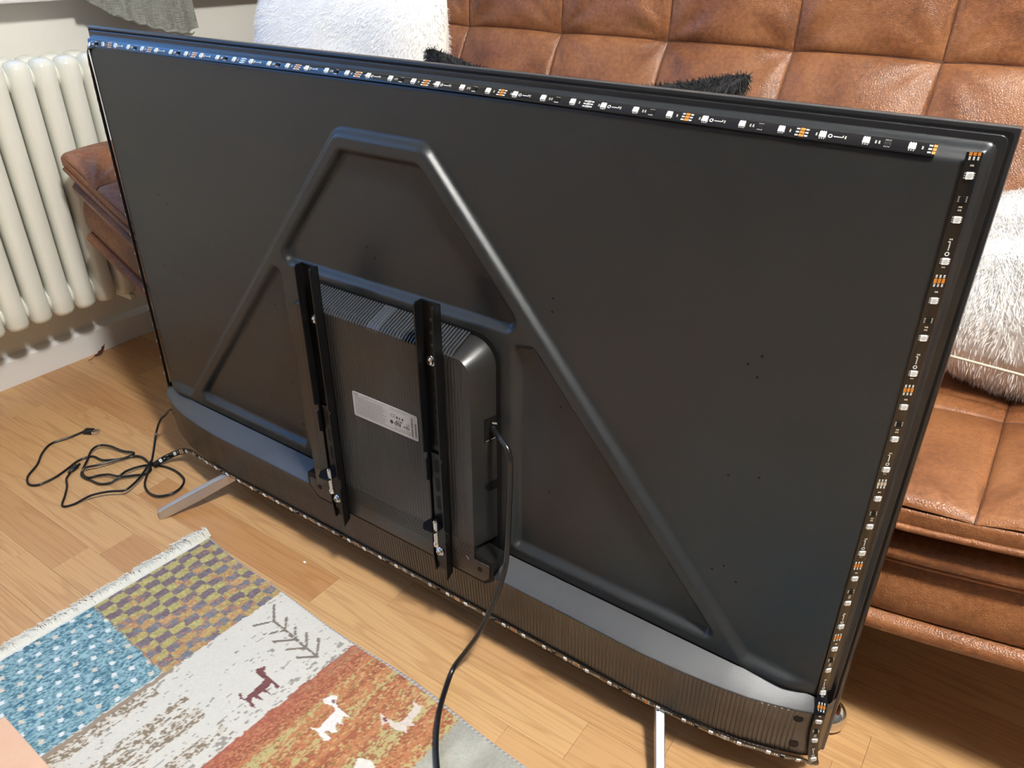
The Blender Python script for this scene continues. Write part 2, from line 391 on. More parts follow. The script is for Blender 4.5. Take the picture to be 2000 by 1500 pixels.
# oak strips: rows along X, each strip its own piece
pitch = 0.064; z_edge = 0.069
special = {0: 0.423, 2: 0.057, 4: -0.05, -2: 0.70, -1: 0.985, 1: 0.80}
PLM = {}
x_end = 2.35
for r_ in range(-17, 16):
    za = z_edge + r_ * pitch; zb = za + pitch
    if za < BZ + .02 or zb > 1.12: continue
    cuts = [WX + .001]; x = WX - random.uniform(0.05, 0.55)
    if r_ in special:
        x = special[r_]
        while x > WX: x -= 0.46
    while x < x_end:
        x += 0.46
        if x > WX + .08 and x < x_end - .1: cuts.append(x)
    cuts.append(x_end)
    for a, b in zip(cuts[:-1], cuts[1:]):
        L = round(b - a - .0003, 4)
        if L not in PLM:
            mb = MB(); h = .0002
            mb.add([(-L / 2, -.012, -pitch / 2 + .00012), (L / 2, -.012, -pitch / 2 + .00012), (L / 2, -.012, pitch / 2 - .00012), (-L / 2, -.012, pitch / 2 - .00012),
                    (-L / 2, -h, -pitch / 2 + .00012), (L / 2, -h, -pitch / 2 + .00012), (L / 2, -h, pitch / 2 - .00012), (-L / 2, -h, pitch / 2 - .00012),
                    (-L / 2 + h, 0, -pitch / 2 + .0003), (L / 2 - h, 0, -pitch / 2 + .0003), (L / 2 - h, 0, pitch / 2 - .0003), (-L / 2 + h, 0, pitch / 2 - .0003)],
                   [(8, 11, 10, 9), (4, 8, 9, 5), (5, 9, 10, 6), (6, 10, 11, 7), (7, 11, 8, 4), (0, 4, 5, 1), (1, 5, 6, 2), (2, 6, 7, 3), (3, 7, 4, 0)])
            me = bpy.data.meshes.new('plank'); VV = np.array(mb.v); me.from_pydata(np.stack([VV[:, 0], -VV[:, 2], VV[:, 1]], 1).tolist(), [], mb.f)
            me.materials.append(WOOD); me.update(); PLM[L] = me
        loc = t1((a + b) / 2, FY, (za + zb) / 2) - root_loc(fl)
        po = inst('plank', PLM[L], fl, Matrix.Translation(loc))
        if r_ == 0 and b < .45 and b > .3: po.color = (.90, .82, .74, 1)
        if r_ == 2 and .05 < a < .2: po.color = (.86, .80, .75, 1)
# the floor beyond the strips one can tell apart
for nm, bx_ in (('floorboards', (x_end, RX, BZ, 1.125)), ('floorboards', (WX + .001, RX, 1.125, FZ))):
    o = MB().box(bx_[0], bx_[1], FY - .012, FY, bx_[2], bx_[3]).go(nm, WOOD, fl)

# ================================================================== TELEVISION
XC = 0.5345
XL, XR_ = XC - .6145, XC + .6145
YT, YB = 0.0193, -0.6897
tv = thing('television', 'large flat television turned back to front, black back with A-shaped ridge, on silver feet', 'television', t1(XC, FY, 0.0))
# bezel and screen
o = MB().bbox(XL, XR_, YB, YT, -.0235, -.0127, .0015)
o.go('bezel', RIM, tv, True, 40)
MB().box(XL + .006, XR_ - .006, YB + .012, YT - .006, -.0245, -.0232).go('screen', SCREEN, tv)
MB().prism(rounded([(XL + .0055, YB + .003), (XR_ - .0055, YB + .003), (XR_ - .0055, YT - .0055), (XL + .0055, YT - .0055)], .006, 6), -.0150, -.0098, .0010).go('rear_frame', RIM, tv, True, 40)
MB().prism(rounded([(XL + .0030, YB + .002), (XR_ - .0030, YB + .002), (XR_ - .0030, YT - .0030), (XL + .0030, YT - .0030)], .004, 4), -.0140, -.0124).go('frame_groove', BLACK, tv)

# back cover: one pressed sheet with the raised A-shaped band
x0, x1, y0, y1 = XL + .0085, XR_ - .0085, -.5915, YT - .0085
nx, ny = 610, 306
xs = np.linspace(x0, x1, nx); ys = np.linspace(y0, y1, ny)
GX, GY = np.meshgrid(xs, ys)
XB = 0.5305
def cover_z(GX, GY):
    rc = .009; qx = np.abs(GX - (x0 + x1) / 2) - ((x1 - x0) / 2 - rc); qy = GY - (y1 - rc)
    d = -(np.hypot(np.maximum(qx, 0), np.maximum(qy, 0)) + np.minimum(np.maximum(qx, qy), 0) - rc)
    d = np.maximum(d, 0)
    # rounded corners of the rim plateau
    z = -.0100 + .0100 * S((d - .0030) / .005) + .006 * S((d - .0068) / .0105)
    sl = 1.157
    half = lambda y: .073 + (-.058 - y) / sl
    outer = [(XB - half(-.66), -.66), (XB + half(-.66), -.66), (XB + .073, -.058), (XB - .073, -.058)]
    so = sdpoly(GX, GY, outer, .030)
    hi = lambda y: half(y) - .0285
    top = [(XB - hi(-.2585), -.2585), (XB + hi(-.2585), -.2585), (XB + hi(-.0805), -.0805), (XB - hi(-.0805), -.0805)]
    st = sdpoly(GX, GY, top, .017)
    yt = -.268
    lt = [(XB - hi(-.574), -.574), (XB - .204, -.574), (XB - .204, -.268 - .0), (XB - hi(-.262), -.262)]
    rt = [(XB + .190, -.574), (XB + hi(-.574), -.574), (XB + hi(-.262), -.262), (XB + .190, -.268)]
    s1 = sdpoly(GX, GY, lt, .012); s2 = sdpoly(GX, GY, rt, .012)
    w_ = .0105
    band = S(-so / w_)
    for s_ in (st, s1, s2): band = band * (1 - S(-s_ / .010))
    fade = S((GX - (x0 + .008)) / .045) * S(((x1 - .008) - GX) / .045)
    lip = S((-.5705 - GY) / .013) * fade
    z = z + .0105 * np.maximum(band, lip)
    z = np.where(GY < -.5885, z - .004 * S((-.5885 - GY) / .003), z)
    return z
GZ = cover_z(GX, GY)
V = np.stack([GX.ravel(), GY.ravel(), GZ.ravel()], 1); F = gridfaces(nx, ny).tolist()
nb = len(V); ex = []
border = [j for j in range(nx)] + [i * nx + nx - 1 for i in range(1, ny)] + [(ny - 1) * nx + j for j in range(nx - 2, -1, -1)] + [i * nx for i in range(ny - 2, 0, -1)]
for b_ in border: ex.append((V[b_][0], V[b_][1], -.0115))
m_ = len(border)
F += [(border[(i + 1) % m_], border[i], nb + i, nb + (i + 1) % m_) for i in range(m_)]
cover = mk('back_cover', np.vstack([V, ex]), F, PLASTIC, tv, True, sharp=60)
# little screw holes in the cover
mb = MB()
for px_, py_ in ((.7695, -.203), (.769, -.219), (.7845, -.336), (.7725, -.465), (1.0015, -.203), (.9895, -.215), (1.0005, -.226), (.9895, -.346), (1.0205, -.336), (.9895, -.476), (1.0015, -.465),
                 (.491, -.203), (.503, -.215), (.0435, -.212), (.0145, -.335), (.0415, -.468), (.063, -.223), (.063, -.34), (.287, -.335), (.30, -.465), (1.018, -.48)):
    zz = float(cover_z(np.array([px_]), np.array([py_]))[0])
    mb.disc((px_, py_), .0016, zz + .00035, 8)
mb.go('screw_holes', BLACK, tv)['kind'] = 'stuff'

# lower housing (speaker and stand box) with ribbed face
dd = np.array([0, .3, .4, .45, .5, .53, .555, .58, .594, .602, .608, .6115]); zz_ = np.array([.0525, .0535, .0545, .0515, .0460, .0405, .0335, .0255, .0200, .0158, .0090, -.006])
XH = XC
def zfront(X): return np.interp(np.abs(np.asarray(X) - XH), dd, zz_)
def smooth_arr(a, k_=9):
    ker = np.ones(k_) / k_; return np.convolve(np.pad(a, k_ // 2, mode='edge'), ker, 'valid')
nxh = 1217; xh = np.linspace(XH - .6115, XH + .6115, nxh); zf = smooth_arr(zfront(xh), 5)
ph = (xh / .0050) % 1.0; groove = np.where(ph < .22, .0006, 0.0) * (np.abs(xh - XH) < .585)
HT, HB = -.5965, -.6865
rows = [(HT + .007, lambda z: np.minimum(z, .019) - .002, 0), (HT - .0060, lambda z: z - .0012, 0), (HT - .0072, lambda z: z, 0), (HT - .0080, lambda z: z - .0001, 1), (HT - .04, lambda z: z - .003, 1), (HB + .004, lambda z: z - .0066, 1), (HB + .0035, lambda z: z - .0067, 0), (HB, lambda z: z - .0105, 0), (HB - .001, lambda z: np.minimum(z, .004) - .008, 0)]
V = []; 
for yv, fz, gr in rows:
    z = fz(zf) - groove * gr; ya_ = np.full(nxh, yv)
    if not V:
        w_ = S((np.abs(xh - XH) - .50) / .06); ya_ = ya_ - .0018 * w_; z = z * (1 - w_) + np.minimum(z, .007) * w_
    V.append(np.stack([xh, ya_, z], 1))
F = gridfaces(nxh, len(rows)); F = F[:, ::-1]
fm = np.repeat([0] + [1] * (len(rows) - 2), nxh - 1)
hs = mk('lower_housing', np.vstack(V), F, [GRAIN, PLASTIC2], tv, True, fm, sharp=30)
for px_, py_ in ((1.1175, -.6165), (1.1195, -.664), (-.052, -.64)):
    zz = float(np.interp(px_, xh, zf)) - (-.5965 - py_) * .073
    sl = (float(np.interp(px_ + .003, xh, zf)) - float(np.interp(px_ - .003, xh, zf))) / .006
    n_ = np.array([-sl, 0, 1.0]); n_ /= np.linalg.norm(n_); t_ = np.array([1, 0, sl]); t_ /= np.linalg.norm(t_)
    c_ = np.array([px_, py_, zz]) + n_ * .0006
    mb = MB().add([c_ + .0055 * math.cos(a) * t_ + .0055 * math.sin(a) * np.array([0, 1, 0]) for a in np.linspace(0, 2 * math.pi, 14, endpoint=False)], [tuple(range(14))])
    mb.go('screw_recess', BLACK, hs)
mb = MB()
for i in range(5):
    px_ = 1.079 + i * .0068; zz = float(np.interp(px_, xh, zf)) - .0005
    mb.add([(px_ - .0011, -.604, zz + .0009), (px_ + .0011, -.604, zz + .0005), (px_ + .0011, -.6055, zz + .0004), (px_ - .0011, -.6055, zz + .0008)], [(0, 3, 2, 1)])
mb.go('printed_dots', PRINT, hs)

# chassis cover: the box in the middle, ringed by a black slab for the shaded recess
FZM = .0555
mx0, mx1, myt, myb = .384, .689, -.2865, -.566
mod = rounded([(mx0, myb), (mx1, myb), (mx1, myt), (mx0, myt)], [.004, .004, .020, .020], 8)
base = rounded([(mx0 - .014, myb), (mx1 + .014, myb), (mx1 + .014, myt + .018), (mx0 - .014, myt + .018)], [.004, .004, .034, .034], 8)
mb = MB(); n = len(mod); rings = []
for q, zz in ((0, -.002), (0, .010), (.35, .030), (.86, .0505), (.95, .0538), (1.0, FZM)):
    rings.append([(b_[0] * (1 - q) + a_[0] * q, b_[1] * (1 - q) + a_[1] * q, zz) for a_, b_ in zip(mod, base)])
V = [p for r_ in rings for p in r_]
F = [(r_ * n + i, r_ * n + (i + 1) % n, (r_ + 1) * n + (i + 1) % n, (r_ + 1) * n + i) for r_ in range(len(rings) - 1) for i in range(n)] + [tuple((len(rings) - 1) * n + i for i in range(n))]
mb.add(V, F)
chassis = mb.go('chassis_cover', PLASTIC2, tv, True, 50)
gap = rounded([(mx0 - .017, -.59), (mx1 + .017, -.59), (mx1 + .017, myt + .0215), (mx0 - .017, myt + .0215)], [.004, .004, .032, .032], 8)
MB().prism(gap, .0, .0190).go('recess_shade_slab', BLACK, tv)  # solid black, painted in place of the shade in the gap
# fine upright ribs on its face
mb = MB(); x = mx0 + .012
while x < mx1 - .012:
    mb.add([(x, -.560, FZM + .00002), (x + .0006, -.560, FZM + .0002), (x + .0032, -.560, FZM + .0002), (x + .0038, -.560, FZM + .00002),
            (x, -.2905, FZM + .00002), (x + .0006, -.2905, FZM + .0002), (x + .0032, -.2905, FZM + .0002), (x + .0038, -.2905, FZM + .00002)],
           [(0, 1, 5, 4), (1, 2, 6, 5), (2, 3, 7, 6)]); x += .005
mb.go('ribs', PLASTIC2, chassis)['kind'] = 'stuff'
# vent: slats over a dark slot along the top
def topbev(q): return (myt + .004 * (1 - q), .010 + q * .0405 if q < .86 else .0505)
mb = MB(); sb = MB()
pA = np.array([myt + .0158, .0160]); pB = np.array([myt + .0026, .0502]); pC = np.array([myt - .0012, .0553])
sb.add([(mx0 + .024, pA[0] + .0024, pA[1]), (mx1 - .024, pA[0] + .0024, pA[1]), (mx1 - .024, pB[0] + .0016, pB[1]), (mx0 + .024, pB[0] + .0016, pB[1]), (mx1 - .024, pC[0] + .0004, pC[1] + .0005), (mx0 + .024, pC[0] + .0004, pC[1] + .0005)], [(0, 1, 2, 3), (3, 2, 4, 5)])
sb.go('vent_slot', BLACK, chassis)
x = mx0 + .0235; i = 0
while x < mx1 - .0235:
    wd = .0019 if (i % 29) not in (25, 26, 27, 28) else .0040
    y_off = .0036
    V = []
    for xx in (x, x + wd):
        V += [(xx, pA[0] + y_off, pA[1]), (xx, pB[0] + y_off, pB[1]), (xx, pC[0] + y_off * .8, pC[1] + .0008), (xx, pC[0] - .0022, pC[1] + .0009)]
    V += [(xx, p_[0] + .0002, p_[1]) for xx in (x, x + wd) for p_ in (pA, pB, pC)]
    mb.add(V, [(0, 1, 5, 4), (1, 2, 6, 5), (2, 3, 7, 6), (0, 8, 9, 1), (1, 9, 10, 2), (4, 5, 12, 11), (5, 6, 13, 12)]); x += .0048; i += 1
mb.go('vent_slats', GRAIN, chassis)['kind'] = 'stuff'
# foot tab of the chassis cover lying over the housing
tab = rounded([(.369, -.600), (.385, -.6155), (.704, -.6155), (.7135, -.606), (.7135, -.5865), (.6885, -.5845), (.6885, -.560), (.3845, -.560), (.3845, -.5845), (.369, -.5865)], [.006, .012, .008, .002, .001, 0, 0, 0, .001, .002], 5)
MB().prism(tab, .030, FZM + .0003, .0006).go('fixing_tab', PLASTIC2, chassis, True, 40)
for xa, xb in ((.6895, .7128), (.3697, .3835)):
    MB().box(xa, xb, -.5858, -.5853, .030, FZM - .0004).go('lit_ear_top', GRAIN, chassis)  # lighter sheet puts the light falling on the ears into their colour
g2 = rounded([(.364, -.602), (.383, -.6205), (.706, -.6205), (.7190, -.609), (.7190, -.578), (.6885, -.574), (.3845, -.574), (.364, -.578)], [.006, .012, .010, .004, 0, 0, 0, .003], 5)
MB().prism(g2, .026, .0540).go('tab_shade_plate', BLACK, chassis)  # slightly larger black plate stands in for the shade round the tab
mb = MB()
for c_ in ((.391, -.595), (.6985, -.597), ): MB().disc(c_, .0042, FZM + .0006, 14).go('tab_screw_hole', BLACK, chassis)
MB().disc((.372, -.489), .0026, .0535, 12).go('tab_screw_hole', BLACK, chassis)
mb = MB()
for rr in range(5):
    for cc in range(58):
        xx = .402 + cc * .0050 + (rr % 2) * .0025
        if xx > .682: continue
        yy = -.564 - rr * .0058
        mb.disc((xx, yy), .00105, FZM + .0009, 6)
mb.go('perforations', BLACK, chassis)['kind'] = 'stuff'
MB().add([(.676, -.584, .0563), (.6805, -.5885, .0563), (.6800, -.5892, .0563), (.6755, -.5847, .0563)], [(0, 3, 2, 1)]).go('scratch_mark', PRINT, chassis)
# mains inlet and side port in the right flank
sideX = lambda z: float(np.interp(z, [.01, .03, .0505, .0555], [.703, .6981, .69096, .689]))
def side_patch(yz, m_, name, parent, off=.0005):
    return MB().add([(sideX(z) + off, y, z) for y, z in yz], [tuple(range(len(yz)))]).go(name, m_, parent)
inlet = side_patch([(-.404, .012), (-.370, .012), (-.370, .030), (-.370, .038), (-.404, .038), (-.404, .030)], BLACK, 'mains_inlet', chassis)
side_patch([(-.4032, .014), (-.4020, .014), (-.4020, .036), (-.4032, .036)], TIN, 'inlet_edge', inlet, .0009)
side_patch([(-.386, .012), (-.378, .026), (-.380, .027), (-.388, .013)], TIN, 'inlet_pin', inlet, .0009)
side_patch([(z2, z1) for z1, z2 in rounded([(.010, -.484), (.034, -.480), (.040, -.470), (.030, -.467), (.010, -.467)], .003, 3)][::-1], BLACK, 'side_port', chassis)

# rating label with its print
ly, lx0, lx1 = -.390, .4885, .6035
lab = MB().prism(rounded([(lx0, -.4285), (lx1, -.4285), (lx1, -.390), (lx0, -.390)], .0025, 4), FZM + .0004, FZM + .00085).go('rating_label', LABEL, chassis)
tag(lab, 'off-white printed rating sticker')
ZL = FZM + .00092
mb = MB()
def bar(xa, xb, ya, yb, mi=0): mb.add([(xa, ya, ZL), (xb, ya, ZL), (xb, yb, ZL), (xa, yb, ZL)], [(0, 1, 2, 3)], mi)
yy = -.3965
ls = random.Random(3)
while yy > -.4255:
    xb = .545 + ls.uniform(-.004, .006)
    if yy < -.4225: xb = .590
    xx = .4925
    while xx < xb:
        L = ls.uniform(.0025, .007); bar(xx, min(xx + L, xb), yy - .00065, yy); xx += L + .0008
    yy -= .00145
for yy in (-.3925, -.3945):
    xx = .558
    while xx < .585: L = ls.uniform(.002, .006); bar(xx, xx + L, yy - .0006, yy); xx += L + .0007
for yy in (-.4190, -.4206, -.4222):
    xx = .562
    while xx < .588: L = ls.uniform(.002, .006); bar(xx, xx + L, yy - .0006, yy); xx += L + .0007
xx = .512
for L in (.008, .004, .006, .003, .007): bar(xx, xx + L, -.3934, -.3924); xx += L + .002
mb.go('fine_print', INKG, lab)
mb = MB()
for xa, ya, yb in ((.5925, -.3955, -.425), (.5985, -.403, -.424)):
    yy = ya
    while yy > yb: h_ = ls.choice((.0004, .0007, .001)); bar(xa, xa + .0028, yy - h_, yy); yy -= h_ + ls.choice((.0004, .0007))
for i in range(3): bar(.5665 + i * .0048, .5695 + i * .0048, -.4062, -.4025) if i != 1 else bar(.5715, .5735, -.4062, -.4025)
mb.disc((.5580, -.4140), .0029, ZL, 16)
mb.go('barcode', INK, lab)
def text(s_, x, y, z, size, m, parent, name='printed_text', bold=0.0):
    cu = bpy.data.curves.new('txt', 'FONT'); cu.body = s_; cu.size = size; cu.offset = bold; cu.resolution_u = 2
    to = bpy.data.objects.new('txt', cu); COL.objects.link(to); bpy.context.view_layer.update()
    me = to.evaluated_get(bpy.context.evaluated_depsgraph_get()).to_mesh()
    V = [(x + v.co.x, y + v.co.y, z) for v in me.vertices]; F = [tuple(p.vertices) for p in me.polygons]
    bpy.data.objects.remove(to); bpy.data.curves.remove(cu)
    return mk(name, V, F, m, parent)
text('TCL', .4925, -.3951, ZL, .0044, INK, lab, bold=.00012)
text('LED TV', .5055, -.3946, ZL, .0024, INK, lab)
text('CE', .5565, -.4060, ZL, .0072, INK, lab)
text('HDMI', .5665, -.4108, ZL, .0042, INK, lab, bold=.0001)
text('C8', .5840, -.4108, ZL, .0044, INK, lab)
text('dts', .5625, -.4166, ZL, .0098, INK, lab, bold=.0003)
text('-HD', .5775, -.4166, ZL, .0064, INK, lab, bold=.0002)

# silver feet
def foot(xa, za, xtip, ztip, name='foot'):
    mb = MB()
    a = np.array([xa, -.690, za]); t_ = np.array([xtip, FY, ztip])
    d = np.array([t_[0] - a[0], 0, t_[2] - a[2]]); L = np.linalg.norm(d); d /= L; s_ = np.array([d[2], 0, -d[0]])
    V = []
    for q, top, bot, hw in ((-.12, -.684, -.704, .0058), (0.0, -.688, -.708, .0058), (.5, -.712, -.735, .0055), (.93, -.7345, FY, .0052), (1.0, -.7385, FY, .0048)):
        c_ = a + d * L * q
        for sg, yy in ((-1, bot), (1, bot), (1, top), (-1, top)): V.append((c_[0] + s_[0] * hw * sg, yy, c_[2] + s_[2] * hw * sg))
    F = [(i * 4 + j, i * 4 + (j + 1) % 4, (i + 1) * 4 + (j + 1) % 4, (i + 1) * 4 + j) for i in range(4) for j in range(4)] + [(3, 2, 1, 0), (16, 17, 18, 19)]
    mb.add(V, F); return mb
for xa, xt in ((.128, .056), (.960, 1.022)):
    o = foot(xa, .030, xt, .148).go('foot', SILVER, tv)
    bv = o.modifiers.new('b', 'BEVEL'); bv.width = .0012; bv.segments = 2
    # the half of the foot under the screen side
    o2 = foot(xa, -.005, xt, -.060).go('front_foot', SILVER, tv)
    bv = o2.modifiers.new('b', 'BEVEL'); bv.width = .0012; bv.segments = 2

# ================================================================== WALL-MOUNT RAILS
def rail(xc_, label):
    t_ = thing('wall_mount_rail', label, 'mount rail', t1(xc_, -.63, FZM), 'mounting rails bolted to the television')
    xl_, xr_ = xc_ - .0140, xc_ + .0140; zb = FZM + .0010; th_ = .0022
    lf = [(-.632, zb), (-.632, .0625), (-.600, .0650), (-.560, .0650), (-.545, .0640), (-.475, .0640), (-.472, .0690), (-.440, .0690), (-.437, .0655), (-.430, .0655), (-.427, .0720), (-.2235, .0720), (-.2215, .0700), (-.2215, zb)]
    rf = [(-.626, zb), (-.634, .0690), (-.600, .0690), (-.570, .0690), (-.563, .0640), (-.556, .0625), (-.550, .0660), (-.545, .0700), (-.436, .0700), (-.433, .0670), (-.429, .0705), (-.2235, .0705), (-.2215, .0690), (-.2215, zb)]
    def flange(prof, xa, xb):
        n = len(prof); V = [(x, y, z) for x in (xa, xb) for y, z in prof]
        return V, [tuple(range(n)), tuple(range(2 * n - 1, n - 1, -1))] + [(i, n + i, n + (i + 1) % n, (i + 1) % n) for i in range(n)]
    mb = MB()
    mb.bbox(xl_, xr_, -.628, -.2215, zb, zb + th_, .0005, 1)
    MBf = mb.add(*flange(lf, xl_, xl_ + th_)); mb.add(*flange(rf, xr_ - th_, xr_))
    ro = mb.go('rail', RAIL, t_)
    bv = ro.modifiers.new('b', 'BEVEL'); bv.width = .0004; bv.segments = 1; bv.limit_method = 'ANGLE'
    # inner sliding bar of the lower half
    MB().bbox(xl_ + .005, xr_ - .0045, -.612, -.430, zb + th_, zb + th_ + .0035, .0006, 1).go('slide_bar', RAIL, t_)
    # holes: plastic of the cover shows through as paler discs with dark rims
    mb = MB()
    for yy in (-.244, -.2605, -.277):
        mb.disc((xc_ + .001, yy), .0034, zb + th_ + .0002, 14, 0); mb.disc((xc_ + .0008, yy), .0027, zb + th_ + .0004, 14, 1)
    for yy in np.arange(-.322, -.43, -.0155): mb.disc((xc_ + .001, yy), .0034, zb + th_ + .0002, 12, 0)
    for yy in (-.449, -.478, -.508):
        mb.add([(xc_ + q[0], yy + q[1], zb + th_ + .0038) for q in rounded([(-.0035, -.011), (.0035, -.011), (.0035, .011), (-.0035, .011)], .0034, 4)], [tuple(range(20))], 0)
    mb.go('rail_holes', [BLACK, GRAIN], t_)['kind'] = 'stuff'
    # two fixing screws with washers
    xk = xc_; xc_ = xc_ - .0020
    for yy in (-.2985, -.5925):
        zs = zb + th_ + (.0 if yy > -.5 else .0037)
        s_ = MB()
        s_.tube([(xc_, yy, zs), (xc_, yy, zs + .0006), (xc_, yy, zs + .0012)], [.0068, .0068, .0064], 20)
        so = s_.go('washer', ZINC, t_, True, 30)
        s_ = MB(); s_.tube([(xc_, yy, zs + .0012), (xc_, yy, zs + .0030), (xc_, yy, zs + .0044), (xc_, yy, zs + .0050)], [.0050, .0050, .0040, .0022], 20)
        sc = s_.go('screw', ZINC, t_, True, 35)
        s_ = MB()
        for a in (0.5, 0.5 + math.pi / 2):
            c_, q_ = math.cos(a), math.sin(a); L, w_ = .0026, .0005
            s_.add([(xc_ + c_ * L - q_ * w_, yy + q_ * L + c_ * w_, zs + .0052), (xc_ - c_ * L - q_ * w_, yy - q_ * L + c_ * w_, zs + .0052), (xc_ - c_ * L + q_ * w_, yy - q_ * L - c_ * w_, zs + .0052), (xc_ + c_ * L + q_ * w_, yy + q_ * L - c_ * w_, zs + .0052)], [(0, 1, 2, 3)])
        s_.go('cross_slot', BLACK, sc)
    xc_ = xk
    # lug with the upright set bolt
    lug = MB(); xb_ = xc_ + .0035
    lug.prism(rounded([(xl_ - .004, .060), (xr_ - .006, .060), (xr_ - .008, .0815), (xl_ + .002, .0835), (xl_ - .006, .073)], .003, 3), 0, .0018)
    VV = np.array(lug.v); lug.v = [(a_, -.5455 + c_, b_) for a_, b_, c_ in VV]; lug.f = [f[::-1] for f in lug.f]
    lug.go('lug', RAIL, t_)
    b_ = MB().tube([(xb_, -.5275, .0752), (xb_, -.5290, .0752), (xb_, -.5300, .0752), (xb_, -.5640, .0752), (xb_, -.5641, .0752), (xb_, -.5655, .0752), (xb_, -.5700, .0752), (xb_, -.5712, .0752)],
                   [.0020, .0031, .0034, .0031, .0031, .0042, .0042, .0034], 16)
    b_.go('set_bolt', ZINC, t_, True, 35)
    return t_
rail(.4385, 'black steel rail bolted to the television, the one farther from the power cord')
rail(.6375, 'black steel rail bolted to the television between the white sticker and the power cord')

# ================================================================== LED STRIPS
def mesh_only(mb, name, mats):
    me = bpy.data.meshes.new(name); me.from_pydata([tuple(v) for v in mb.v], [], mb.f)
    for m_ in mats: me.materials.append(m_)
    me.polygons.foreach_set('material_index', np.array(mb.m, np.int32)); me.update(); return me
# local axes here: x along the strip, y to its left, z out of its face
mb = MB().box(-.0025, .0025, -.0025, .0025, 0, .0016, 0)
mb.add([(.0020 * math.cos(a), .0020 * math.sin(a), .00165) for a in np.linspace(0, 2 * math.pi, 14, endpoint=False)], [tuple(range(14))], 1)
for sy in (-1, 1):
    for xx in (-.0017, 0, .0017): mb.box(xx - .0004, xx + .0004, sy * .0025, sy * .0037, 0, .0008, 2) if sy > 0 else mb.box(xx - .0004, xx + .0004, -.0037, -.0025, 0, .0008, 2)
ME_LED = mesh_only(mb, 'led', [LEDW, LEDL, TIN])
def pads(m_):
    mb = MB()
    for yy in (-.0029, 0, .0029):
        mb.box(-.0019, .0019, yy - .0011, yy + .0011, 0, .0005, 0)
        for sx in (-1, 1):
            for j in range(3): xx = sx * (.0029 + j * .0009); mb.box(xx - .0003, xx + .0003, yy - .0007, yy + .0007, 0, .0004, 1)
    return mesh_only(mb, 'solder_pads', [m_, PRINT])
ME_PAD = pads(COPPER); ME_PADT = pads(TIN)
mb = MB()
for yy in (-.0029, 0, .0029):
    mb.box(-.0024, 0, yy - .0011, yy + .0011, 0, .0005, 0)
    for j in range(3): xx = -(.0034 + j * .0009); mb.box(xx - .0003, xx + .0003, yy - .0007, yy + .0007, 0, .0004, 1)
ME_PADE = mesh_only(mb, 'solder_pads', [COPPER, PRINT])
mb = MB().box(-.0024, .0024, -.0020, .0020, 0, .0014, 0)
for sy in (-1, 1):
    for j in range(4): xx = -.0018 + j * .0012; mb.box(xx - .00025, xx + .00025, min(sy * .0020, sy * .0033), max(sy * .0020, sy * .0033), 0, .0006, 1)
ME_CHIP = mesh_only(mb, 'driver_chip', [BLACK, TIN])
mb = MB().box(-.0005, .0005, -.0011, .0011, 0, .0007, 0).box(-.0006, .0006, -.0012, -.0007, 0, .0008, 1).box(-.0006, .0006, .0007, .0012, 0, .0008, 1)
ME_CAP = mesh_only(mb, 'resistor', [CERAM, TIN])
mb = MB()
for i in range(10):       # ring of the small emblem
    a0, a1 = 2 * math.pi * i / 10, 2 * math.pi * (i + 1) / 10
    mb.add([(-.0048 + r_ * math.cos(a), r_ * math.sin(a), .0004) for r_, a in ((.0010, a0), (.0018, a0), (.0018, a1), (.0010, a1))], [(0, 1, 2, 3)], 0)
for i in range(6): mb.box(-.0020 + i * .0011, -.0013 + i * .0011, -.0005, .0004, 0, .0004, 0)
mb.box(.0046, .0053, -.0003, .0016, 0, .0004, 0)
ME_LOGO = mesh_only(mb, 'printed_emblem', [PRINT])

